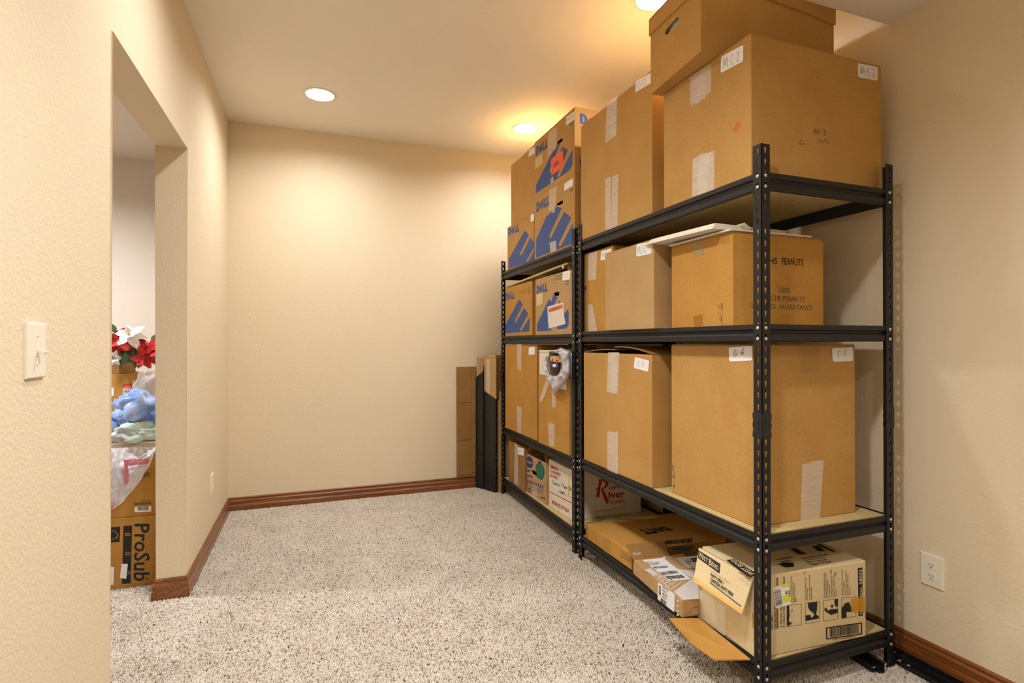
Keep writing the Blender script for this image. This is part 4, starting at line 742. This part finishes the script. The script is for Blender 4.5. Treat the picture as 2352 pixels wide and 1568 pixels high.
# ------------------------------------------------------------------ things of thin film: crumpled bags
def crumple(name, m, parent, c, r, seed, amp=.25, lo=-1, res=44, sq=1.0, zflat=None):
    bm = bmesh.new(); nu, nv = res, res//2; grid = []
    for j in range(nv+1):
        ph = -math.pi/2+math.pi*j/nv; row = []
        for i in range(nu):
            th = 2*math.pi*i/nu; d = V((math.cos(ph)*math.cos(th), math.cos(ph)*math.sin(th), math.sin(ph)))
            k = 1+amp*(noise.noise(d*1.7+V((seed, 0, 0)))+.5*(abs(noise.noise(d*4+V((0, seed, 0))))-.3)+.28*(abs(noise.noise(d*9+V((0, 0, seed))))-.3))
            e_ = V([math.copysign(abs(t)**sq, t) for t in d])
            p = V((c[0]+r[0]*e_.x*k, c[1]+r[1]*e_.y*k, c[2]+r[2]*e_.z*k))
            if zflat is not None and p.z < zflat: p.z = zflat
            row.append(bm.verts.new(p))
        grid.append(row)
    for j in range(nv):
        for i in range(nu): bm.faces.new((grid[j][i], grid[j][(i+1) % nu], grid[j+1][(i+1) % nu], grid[j+1][i]))
    bmesh.ops.remove_doubles(bm, verts=bm.verts, dist=1e-6)
    return bobj(name, bm, m, parent, True)
def film(name, m, parent, f, seed, amp, nu=34, nv=34):
    """open sheet: f(a,b) position; wrinkled along its own normal"""
    g = [[f(i/nu, j/nv) for i in range(nu+1)] for j in range(nv+1)]; vs = []; fs = []
    for j in range(nv+1):
        for i in range(nu+1):
            a = g[j][min(i+1, nu)]-g[j][max(i-1, 0)]; b = g[min(j+1, nv)][i]-g[max(j-1, 0)][i]; n_ = a.cross(b); n_ = n_.normalized() if n_.length > 1e-9 else V((0, 0, 1))
            q_ = V((i/nu*3+seed, j/nv*3, seed)); k = noise.noise(q_)+.6*(abs(noise.noise(q_*2.7))*2-.6)+.35*(abs(noise.noise(q_*6))*2-.6)
            vs.append(g[j][i]+n_*amp*k)
    for j in range(nv):
        for i in range(nu): k = j*(nu+1)+i; fs.append((k, k+1, k+nu+2, k+nu+1))
    return obj(name, vs, fs, m, parent, True)
def bil(p): return lambda a, b: (p[0]*(1-a)+p[1]*a)*(1-b)+(p[3]*(1-a)+p[2]*a)*b
# bag with the painted mug on the far rack
t_ = thing('plastic_bag', 'translucent white plastic bag sagging over the front of a carton on the far rack', 'bag', (1.40, 2.95, .9705)); L0 = V((1.40, 2.95, .9705))
pt = lambda c, X: at(*K3(*c), X=X)-L0
rim = [(905, 160), (870, 175), (850, 215), (848, 270), (860, 320), (878, 360), (882, 400), (905, 450), (930, 470), (938, 525), (985, 505), (1030, 455), (1062, 420), (1090, 385), (1103, 340), (1103, 200), (1098, 140), (1050, 122), (1010, 108), (985, 125), (945, 130)]
ctr = V((0, 0, 0))
def ringv(c, k, X):
    a = math.atan2((c[1]-262)/100, (c[0]-957)/62); ix, iy = 957+66*math.cos(a), 262+104*math.sin(a); return pt((ix+(c[0]-ix)*k, iy+(c[1]-iy)*k), X)
R_ = []
for k, X in ((1.0, 1.378), (.97, 1.358), (.85, 1.338), (.65, 1.322), (.45, 1.330), (.25, 1.318), (.1, 1.326), (-.02, 1.345), (-.1, 1.372)):
    row = []
    for i, c in enumerate(rim):
        nx = rim[(i+1) % len(rim)]
        for s_ in (0, .34, .67):
            cc = (c[0]*(1-s_)+nx[0]*s_, c[1]*(1-s_)+nx[1]*s_)
            row.append(ringv(cc, k, X+.016*noise.noise(V((i*.9+s_*.9, k*2.5, 3)))+.008*noise.noise(V((i*2.3+s_*2.3, k*5, 9)))))
    R_.append(row)
vs = [p for r in R_ for p in r]; n_ = len(R_[0]); fs = [(j*n_+i, j*n_+(i+1) % n_, (j+1)*n_+(i+1) % n_, (j+1)*n_+i) for j in range(len(R_)-1) for i in range(n_)]
obj('bag_front', vs, fs, M_BAGW, t_, True)
bk = crumple('bag_body', M_BAGW, t_, (.10, -.06, .085), (.12, .10, .10), 5.5, .25, zflat=.002)
t2 = thing('painted_mug', 'dark maroon painted figure mug showing through the mouth of the plastic bag', 'mug', (1.352, 2.965, .955))
L1 = at(*K3(955, 352), X=1.345)
t2.location = L1
prof = [(.000, .0), (.026, .0), (.036, .006), (.042, .025), (.050, .05), (.052, .08), (.050, .105), (.044, .118), (.050, .126), (.052, .132), (.046, .136), (.0, .136)]
bm = bmesh.new(); rg = []
for r_, z in prof: rg.append([bm.verts.new((r_*math.cos(a*math.pi/8)*.5, r_*math.sin(a*math.pi/8)*1.12, z)) for a in range(16)])
for a, b in zip(rg, rg[1:]):
    for i in range(16): bm.faces.new((a[i], a[(i+1) % 16], b[(i+1) % 16], b[i]))
bmesh.ops.remove_doubles(bm, verts=bm.verts, dist=1e-6); bobj('mug_body', bm, M_MAROON, t2, True)
def mp_(name, pts, m, x=-.0225): obj(name, [V((x-.004+.016*((at(*K3(*c), X=1.32).y-L1.y)/.058)**2, (at(*K3(*c), X=1.32)-L1).y, (at(*K3(*c), X=1.32)-L1).z)) for c in pts], [tuple(range(len(pts)))], m, t2)
mp_('painted_face', [(918, 190), (945, 182), (985, 190), (990, 215), (975, 242), (945, 240), (918, 225)], M_TAN, -.0235); mp_('painted_brow', [(902, 160), (950, 165), (1005, 160), (985, 185), (920, 185)], M_BLACK, -.0245)
mp_('painted_badge', [(930, 250), (962, 250), (962, 290), (930, 290)], M_BLUE, -.0235); mp_('painted_badge', [(938, 258), (954, 258), (954, 284), (938, 284)], M_PAPER, -.0242); mp_('painted_button', [(900, 275), (912, 272), (914, 300), (902, 302)], M_TAN, -.0225)
mp_('painted_mouth', [(930, 222), (965, 222), (962, 232), (934, 232)], M_RED, -.0243)
# ------------------------------------------------------------------ flattened cartons by the back wall
t_ = thing('flattened_carton', 'large flattened brown carton leaning against the back wall at floor trim height', 'cardboard', (1.095, YB-.014, .0968))
S = Matrix.Rotation(math.radians(-.4), 4, 'X')
bm = bmesh.new(); add_box(bm, (0, -.004, 0), (.42, .001, .89), S); bobj('panel', bm, M_KRAFTD, t_)
for (a, b) in (((.005, -.0085, .60), (.125, -.0045, .885)), ((.005, -.0085, .30), (.125, -.0045, .594)), ((.125, -.0085, .03), (.40, -.0045, .81)), ((.005, -.0085, .02), (.125, -.0045, .292))):
    bm = bmesh.new(); add_box(bm, a, b, S, .0015, 1); bobj('folded_panel', bm, M_KRAFTD, t_)
def standing(name, label, p0, p1, thick, z1, zb, mtop, edge, ztop=None):
    """bundle of standing boards: p0->p1 is the visible face line on the floor"""
    p0, p1 = V(p0), V(p1); d = (p1-p0).normalized(); nrm = V((-d.y, d.x)); L = (p1-p0).length
    t = thing(name, label, 'cardboard', ((p0.x+p1.x)/2, (p0.y+p1.y)/2, 0), math.atan2(d.y, d.x)); return t, L
t_, L = standing('wrapped_boards', 'narrow bundle of boards in black film with a bare brown top, nearest the back wall', (1.252, 4.200), (1.292, 4.138), 0, 0, 0, None, None)
for k in range(3):
    bm = bmesh.new(); a = -L/2+.004+k*(L-.008)/3; add_box(bm, (a, .003, .02), (a+(L-.008)/3-.003, .017, 1.066-.004*k), None, .002, 1); bobj('board', bm, M_KRAFT3, t_)
def wrap(t, L, z1, zr, thick=.07, seed=1):
    # black film sleeve round the lower part, with cross wrinkles
    n_, nz = 26, 90; vs = []; per = [(-L/2-.002, 0), (L/2+.002, 0), (L/2+.002, thick), (-L/2-.002, thick)]
    def pp(s): s = s*4 % 4; i = int(s); f = s-i; a, b = per[i], per[(i+1) % 4]; return a[0]*(1-f)+b[0]*f, a[1]*(1-f)+b[1]*f
    for j in range(nz+1):
        for i in range(n_):
            x, y = pp(i/n_); top = z1+zr*(x/L+.5); z = top*j/nz
            w_ = .0022*noise.noise(V((x*12, z*70+seed, seed)))*(1.5 if z < .35 else .5)+.002*noise.noise(V((x*30, z*6, seed)))
            cx, cy = 0, thick/2; d = V((x-cx, (y-cy)*1.0)).normalized(); vs.append(V((x+d.x*w_, y+d.y*w_-abs(w_)*.8, max(z, .004))))
    fs = [(j*n_+i, j*n_+(i+1) % n_, (j+1)*n_+(i+1) % n_, (j+1)*n_+i) for j in range(nz) for i in range(n_)]
    return obj('film_sleeve', vs, fs, M_BAGB, t, True)
wrap(t_, L, .90, .05, .019, 2.0)
t_, L = standing('wrapped_boards', 'wide flattened carton sheathed in black film at the foot, against the rack end', (1.296, 4.128), (1.352, 4.002), 0, 0, 0, None, None)
bm = bmesh.new(); add_box(bm, (-L/2, .004, .02), (L/2+.0, .016, 1.075), None, .003, 2); bobj('board', bm, M_KRAFT3, t_)
bm = bmesh.new(); add_box(bm, (-L/2+.03, .0032, .30), (-L/2+.07, .006, 1.05)); bobj('tape_strip', bm, M_TAPE, t_)
bm = bmesh.new(); add_box(bm, (-L/2+.004, .001, 1.06), (L/2-.004, .018, 1.083), None, .003, 2); bobj('top_fold', bm, M_KRAFT, t_)
wrap(t_, L, .80, -.06, .018, 7.0)
# boards standing behind the rack end
for (x0, y0, x1, y1, z, th, lab) in ((1.383, 3.988, 1.90, 4.00, .80, .010, 'taller of two thin bare boards standing on edge beside the far rack post'), (1.377, 4.016, 1.88, 4.04, .726, .010, 'shorter of two thin bare boards standing on edge beside the far rack post')):
    d = V((x1-x0, y1-y0)); t_ = thing('standing_board', lab, 'board', (x0, y0, 0), math.atan2(d.y, d.x)); boxobj('sheet', (0, 0, .001), (d.length, th, z), M_KRAFT3, t_, .001)
    for k in range(1): boxobj('inner_sheet', (.004, th+.001, .001), (d.length, th+.004, z-.006), M_KRAFTD, t_)
t_ = thing('carton_panel', 'tall brown carton panel standing behind the thin boards at the rack end', 'cardboard', (1.372, 4.052, 0), .05); boxobj('sheet', (0, 0, .002), (.5, .008, 1.07), M_KRAFTD, t_, .002); boxobj('folded_edge', (0, -.003, 1.06), (.5, .0, 1.084), M_KRAFTD, t_, .001)
# ------------------------------------------------------------------ spare beams on the floor by the right wall
def spare(label, a, b, z, wdt=.036, twist=0):
    a, b = V(a), V(b); d = b-a; L = d.length; t = thing('spare_beam', label, 'shelf part', (a.x, a.y, z), math.atan2(d.y, d.x), 'spare black shelf beams on the floor')
    bm = bmesh.new(); add_box(bm, (0, 0, 0), (L, .0025, wdt), None, .0005, 1); add_box(bm, (0, .0025, 0), (L, .022, .0025), None, .0005, 1); add_box(bm, (0, .0025, wdt-.0025), (L, .012, wdt), None, .0005, 1)
    if twist: bmesh.ops.rotate(bm, verts=bm.verts, cent=(0, 0, 0), matrix=Matrix.Rotation(math.radians(twist), 3, 'X')); mz = min(v.co.z for v in bm.verts); bmesh.ops.translate(bm, verts=bm.verts, vec=(0, 0, -mz))
    bobj('rail', bm, M_STEEL, t)
    for x in (.018, .050, L-.018, L-.05):
        for h in (.009, .026):
            o = bpy.data.objects.new('rivet', BOLT); COL.objects.link(o); o.parent = t
            if twist: o.location = (x, h-wdt*1.0 if twist > 0 else h-.004, .0062 if twist > 0 else .0225); o.location = (x, -h if twist > 0 else h-.0, .0030) if twist > 0 else o.location; o.rotation_euler = (0, 0, 0)
            else: o.location = (x, 0, h); o.rotation_euler = (math.pi/2, 0, 0)
spare('spare black beam lying flat nearest the right wall trim', (2.066, 1.42), (2.066, .62), .0085, twist=90)
spare('spare black beam in the middle of those along the right wall', (2.030, 1.375), (2.028, .55), .0085, twist=90)
spare('spare black beam farthest from the right wall trim, beside the rear post', (1.986, 1.30), (1.988, .60), .0085) if False else None
spare('spare black beam poking out from under the end of the near rack', (1.865, 1.345), (1.905, 1.95), .0085, twist=90)
spare('second spare black beam under the end of the near rack', (1.905, 1.33), (1.960, 1.98), .0085)
# ------------------------------------------------------------------ switch and outlet plates
def plate_part(t, face_x, sgn, yc, zc, wy, hz, m=M_IVORY):
    bm = bmesh.new(); a = (0 if sgn > 0 else -.0065, -wy/2, -hz/2); b = (.0065 if sgn > 0 else 0, wy/2, hz/2); add_box(bm, a, b)
    es = [e for e in bm.edges if all(abs(v.co.x) > .001 for v in e.verts)]; bmesh.ops.bevel(bm, geom=es, offset=.004, segments=3, affect='EDGES', profile=.6)
    return bobj('cover_plate', bm, m, t)
t_ = thing('light_switch', 'ivory toggle light switch on the left wall beside the doorway', 'switch', (XL, 1.412, 1.1627)); plate_part(t_, XL, 1, 0, 0, .082, .116)
boxobj('toggle_frame', (.006, -.006, -.0125), (.0078, .006, .0125), M_IVORY, t_, .0005)
bm = bmesh.new(); add_box(bm, (0, -.0035, -.004), (.017, .0035, .004), Matrix.Translation((.006, 0, .0)) @ Matrix.Rotation(math.radians(22), 4, 'Y'), .001, 2); bobj('toggle', bm, M_IVORY, t_)
for z in (-.030, .030): bm = bmesh.new(); add_cyl(bm, (.0062, 0, z), .0028, .001, 'x', 14); s_ = bobj('screw', bm, M_IVORY, t_); boxobj('screw_slot', (.0070, -.0022, z-.0004), (.0075, .0022, z+.0004), M_DARK, s_)
t_ = thing('wall_outlet', 'ivory double power outlet on the right wall beside the near rack', 'outlet', (XR, 1.2905, .356)); plate_part(t_, XR, -1, 0, 0, .075, .114)
for z in (-.0195, .0195):
    bm = bmesh.new(); lp = [(max(-.0142, min(.0142, .0172*math.cos(a*math.pi/16))), z+.0145*math.sin(a*math.pi/16)) for a in range(32)]
    plate(bm, [lp], lambda u, v: V((-.0082, u, v)), lambda u, v: V((-.006, u, v))); r_ = bobj('receptacle', bm, M_IVORY, t_)
    boxobj('blade_slot', (-.0086, -.0075, z-.0005), (-.0081, -.0055, z+.0075), M_DARK, r_); boxobj('blade_slot', (-.0086, .0052, z+.0), (-.0081, .0070, z+.0070), M_DARK, r_)
    bm = bmesh.new(); add_cyl(bm, (-.0086, 0, z-.0068), .0024, .0005, 'x', 12); bobj('ground_hole', bm, M_DARK, r_)
bm = bmesh.new(); add_cyl(bm, (-.0078, 0, 0), .0028, .001, 'x', 14); bobj('screw', bm, M_IVORY, t_)
t_ = thing('wall_outlet', 'ivory outlet plate seen edge-on low on the left wall past the doorway', 'outlet', (XL, 3.563, .357)); plate_part(t_, XL, 1, 0, 0, .075, .116)
for z in (-.0195, .0195):
    bm = bmesh.new(); lp = [(max(-.0142, min(.0142, .0172*math.cos(a*math.pi/16))), z+.0145*math.sin(a*math.pi/16)) for a in range(32)]
    plate(bm, [lp], lambda u, v: V((.0082, u, v)), lambda u, v: V((.006, u, v))); bobj('receptacle', bm, M_IVORY, t_)
# ------------------------------------------------------------------ the next room
GN = 'boxes piled in the next room'
sub = Carton('bottom carton of the next-room pile with large black sideways lettering', (-1.30, 3.07), 0, .605, .42, 0, .342, group=GN, m=M_KRAFT2, flaps=False)
dn_ = lambda x0, y0, x1, y1: [(x0, y0), (x0, y1), (x1, y1), (x1, y0)]      # text reading downwards (bl = top left)
text(sub, 'n', 'ProSub', [(298, 708), (290, 1282), (452, 1282), (452, 708)], M_BLACK, K8, bold=.015)
mark(sub, 'n', 'printed_band', [(175, 1308), (262, 1302), (277, 724), (190, 730)], M_BLACK, K8)
for ch, y in (('8', 795), ('0', 988), ('0', 1180)): text(sub, 'n', ch, [(205, y), (203, y+36), (262, y+34), (264, y)], M_KRAFT2, K8, .0012, 0)
mark(sub, 'n', 'printed_square', [(40, 898), (152, 888), (158, 736), (40, 745)], M_BLACK, K8); poly(sub, 'n', 'printed_ring', [(60, 765), (110, 780), (138, 815), (125, 850), (62, 872), (62, 868), (118, 845), (130, 815), (105, 785), (60, 770)], M_KRAFT2, K8, .0012)
mark(sub, 'n', 'paper_label', [(155, 1250), (218, 1258), (235, 1108), (172, 1106)], M_PAPER, K8, .0018, r=.08, ax=.5); mark(sub, 'n', 'paper_label', [(40, 1318), (90, 1318), (98, 1136), (40, 1136)], M_PAPER, K8, .0018, r=.08)
text(sub, 'n', '®', [(412, 1245), (412, 1268), (438, 1268), (438, 1245)], M_BLACK, K8)
upc = Carton('second carton of the next-room pile, on the lettered one, with a small barcode label', (-1.30, 3.075), 0, .61, .41, .3425, .285, group=GN, m=M_KRAFT2, flaps=False)
lb = mark(upc, 'n', 'barcode_label', [(300, 592), (468, 584), (468, 528), (300, 540)], M_PAPER, K8, .001); barcode(upc, 'n', [(332, 575), (440, 570), (440, 532), (332, 540)], 26, fn=K8, parent=lb, lift=.0014); frame(upc, 'n', [(286, 602), (478, 590), (480, 512), (288, 525)], M_FADED, K8, .01)
text(upc, 'n', 'DESIGNED IN USA', [(300, 520), (470, 508), (470, 488), (300, 500)], M_BLACK, K8, bold=.02); text(upc, 'n', '11.2kg   0.04m³', [(345, 490), (470, 482), (470, 470), (345, 478)], M_GREYP, K8)
barcode(upc, 'n', [(355, 248), (460, 238), (460, 185), (355, 195)], 22, fn=K8, m=M_FADED); frame(upc, 'n', [(330, 268), (474, 255), (476, 165), (330, 180)], M_FADED, K8, .012)
boxobj('edge_trim', (-1.30-sub.root.location.x, 0, 0), (-1.29-sub.root.location.x, .01, .01), M_KRAFT2, upc.root).hide_render = False
base2 = Carton('plain brown carton under the red-stickered one, deep in the next room', (-1.50, 3.56), 0, .80, .45, 0, .60, group=GN, m=M_KRAFTD)
wt = thing('white_carton', 'low white carton under the plastic bags in the next room', 'box', (-.98, 3.28, .628)); boxobj('body', (-.30, -.17, 0), (.30, .17, .055), M_WHITEB, wt, .003); boxobj('lid', (-.303, -.173, .055), (.303, .173, .068), M_WHITEB, wt, .002)
frg = Carton('brown carton with a red fragile sticker and grey tape in the next room', (-1.24, 3.58), 0, .36, .36, .6005, .405, group=GN, m=M_KRAFT2)
for s_, q_, m_ in (('', [(183, 828), (272, 832), (272, 702), (183, 700)], M_ORANGE),):
    lb = mark(frg, 'n', 'fragile_sticker', q_, mat('red_sticker', lin(206, 66, 38), rough=.5), K7, .001)
text(frg, 'n', 'HANDLE WITH CARE', [(192, 745), (262, 745), (262, 730), (192, 730)], M_PAPER, K7, .0014, parent=lb); mark(frg, 'n', 'sticker_band', [(184, 800), (271, 802), (271, 752), (184, 750)], M_PAPER, K7, .0013, parent=lb); text(frg, 'n', 'FRAGILE', [(192, 790), (264, 792), (264, 762), (192, 760)], M_RED, K7, .0017, parent=lb, bold=.03); text(frg, 'n', 'THANK YOU', [(202, 818), (255, 820), (255, 808), (202, 806)], M_PAPER, K7, .0017, parent=lb)
mark(frg, 'n', 'grey_tape', [(285, 890), (350, 860), (345, 665), (275, 665)], M_TAPE, K7, .001); mark(frg, 'n', 'paper_label', [(55, 825), (92, 825), (97, 740), (55, 738)], M_PAPER, K7, .001, r=.1)
tall = Carton('darker brown carton on top of the red-stickered one in the next room', (-1.26, 3.60), 0, .25, .30, 1.0055, .20, group=GN, m=M_KRAFTD)
# bubble wrap heap
bw = thing('bubble_wrap', 'crumpled heap of bubble wrap beside the cartons in the next room', 'packing', (-.83, 3.49, .70))
crumple('film', M_BUBBLE, bw, (.0, .0, .15), (.10, .06, .15), 3.1, .3, zflat=.0); crumple('film', M_BUBBLE, bw, (.01, -.02, .25), (.09, .06, .09), 8.3, .3)
# plastic bags draped over the pile
B0 = V((-.84, 3.22, .70))
bg = thing('plastic_bag', 'crumpled blue plastic bag on the pile in the next room', 'bag', B0)
crumple('film', M_BAGBL, bg, (.02, .02, .13), (.13, .12, .10), 1.2, .35, res=64); crumple('film', M_BAGBL, bg, (-.08, .0, .035), (.10, .10, .085), 4.4, .42, res=56)
bg = thing('plastic_bag', 'clear green-tinted plastic bag folded under the blue one in the next room', 'bag', B0)
crumple('film', M_BAGG, bg, (.015, -.06, .035), (.13, .09, .055), 2.7, .38, res=64)
pen_ = [(210, 1150), (300, 1180)]
bg = thing('plastic_bag', 'white plastic bag with red print hanging over cartons in the next room', 'bag', B0)
YF = 3.045
def bp(c, Y=YF): return at(*K7(*c), Y=Y)-B0
def bp8(c, Y=YF): return at(*K8(*c), Y=Y)-B0
tl, tr = bp((40, 1345), 3.085), bp((540, 1330), 3.085)
film('film', M_BAGW, bg, lambda a, b: (lambda top, bot: top*(1-b)+bot*b+V((0, -.030*math.sin(b*math.pi), 0)))(tl*(1-a)+tr*a, bp8((20, 600))*(1-a)**1.0+bp8((490, 20), 3.06)*a-V((0, 0, .0))+V((0, 0, -.05*math.sin(a*math.pi)))), 6.1, .010)
film('film', M_BAGW, bg, lambda a, b: bp((40+120*a+60*b*(1-a), 1380+20*a), 3.05)*(1-b)+bp8((40+130*a-60*b, 560-190*a), 3.035)*b+V((0, -.018*math.sin(a*math.pi), 0)), 9.1, .010)
film('red_print', M_BAGR, bg, lambda a, b: (bp((190+90*a*(1-b), 1470-18*a), 3.018)*(1-b)+bp((240+0*a, 1522), 3.016)*b)*(1-a)+(bp((360, 1440), 3.014)*(1-b)+bp((320, 1525), 3.014)*b)*a if a < .5 else (lambda c: (bp((190, 1462), 3.018)*(1-b)+bp((240, 1522), 3.016)*b)*(1-a)+(bp((450, 1452), 3.022)*(1-b)+bp((440, 1500), 3.022)*b)*a)(0), 2.0, .004, 16, 8)
film('red_print', M_BAGR, bg, lambda a, b: bp8((195+40*a, 70), 3.020)*(1-b)+bp8((205+40*a, 320-30*a), 3.022)*b, 5.0, .004, 8, 16)
film('red_print', M_BAGR, bg, lambda a, b: bp8((40+60*a, 520), 3.022)*(1-b)+bp8((40+40*a, 590-20*a), 3.022)*b, 5.6, .003, 8, 8)
# poinsettias
fl = thing('artificial_flowers', 'bunch of artificial red and white poinsettias standing on the next-room cartons', 'flowers', (-.98, 3.66, 1.206)); L2 = V((-.98, 3.66, 1.206))
def leaf_mesh(L, Wd, curl, fold=.25):
    vs = []; n_ = 7
    for i in range(n_+1):
        s_ = i/n_; wv = Wd*math.sin(math.pi*min(1, s_**.8))*(1-.15*s_)+.0004; z = curl*L*s_*s_
        vs += [V((L*s_, -wv, z+fold*wv)), V((L*s_, 0, z)), V((L*s_, wv, z+fold*wv))]
    return vs, [(3*i+k, 3*i+k+1, 3*i+k+4, 3*i+k+3) for i in range(n_) for k in (0, 1)]
def flower(px, Y, size, m, tilt, n1=6, n2=5, seed=0, name='red_flower'):
    rnd = random.Random(seed); c = at(*K7(*px), Y=Y)-L2
    bm = bmesh.new(); 
    for k in range(9): a = k*2.4; r_ = .0035*math.sqrt(k); add_cyl(bm, (r_*math.cos(a), r_*math.sin(a), 0), .003, .008, 'z', 6, .0015)
    f = bobj(name, bm, M_GOLD, fl); f.location = c; f.rotation_euler = tilt
    for k in range(n1+n2):
        big = k < n1; L = size*(1 if big else .62)*rnd.uniform(.85, 1.12); vs, fs = leaf_mesh(L, L*.27, rnd.uniform(-.35, .1) if big else rnd.uniform(.0, .35))
        a = 2*math.pi*(k/n1 if big else (k-n1+.5)/n2)+rnd.uniform(-.2, .2); e_ = rnd.uniform(-.1, .35) if big else rnd.uniform(.3, .8)
        R2 = Matrix.Rotation(a, 3, 'Z') @ Matrix.Rotation(-e_, 3, 'Y'); obj('petal', [R2 @ v for v in vs], fs, m, f, True)
flower((75, 300), 3.56, .102, M_PETR, (1.35, .1, .2), seed=2); flower((445, 380), 3.56, .112, M_PETR, (1.25, -.1, -.2), seed=5)
flower((400, 440), 3.54, .075, M_PETR, (1.8, 0, 0), seed=9); flower((250, 215), 3.57, .09, M_PETW, (1.1, .1, 0), seed=7, name='white_flower'); flower((85, 445), 3.54, .055, M_PETW, (1.6, 0, .4), seed=4, name='white_flower')
rnd = random.Random(11)
for k, (x, y, L, a) in enumerate([(145, 395, .05, -1.4), (255, 410, .055, -2.2), (215, 400, .05, -1.1), (370, 405, .045, -.5), (430, 430, .045, -1.9), (500, 415, .05, -.9), (120, 430, .055, -1.3), (330, 440, .05, -1.7), (100, 190, .05, 1.9), (190, 280, .06, .4), (230, 330, .06, 2.7), (170, 340, .06, -.4), (290, 350, .06, -1.0), (480, 300, .06, 1.0), (320, 300, .06, 1.8), (205, 370, .06, -2.6)]):
    vs, fs = leaf_mesh(L*1.25, L*.42, -.2); R2 = Matrix.Rotation(rnd.uniform(-.5, .5), 3, 'Z') @ Matrix.Rotation(-a, 3, 'Y') @ Matrix.Rotation(1.57+rnd.uniform(-.5, .5), 3, 'X')
    c = at(*K7(x, y), Y=3.565+.008*(k % 4))-L2; obj('leaf', [R2 @ v+c for v in vs], fs, M_LEAF, fl, True)
bm = bmesh.new()
for (x, y) in ((75, 300), (445, 380), (250, 215), (400, 440)):
    c = at(*K7(x, y), Y=3.57)-L2; d = V((.0, .03, .004))-c; q_ = d.to_track_quat('Z', 'Y').to_matrix().to_4x4(); add_cyl(bm, (0, 0, 0), .003, d.length, 'z', 6, M=Matrix.Translation(c) @ q_)
bobj('stem', bm, M_LEAF, fl)
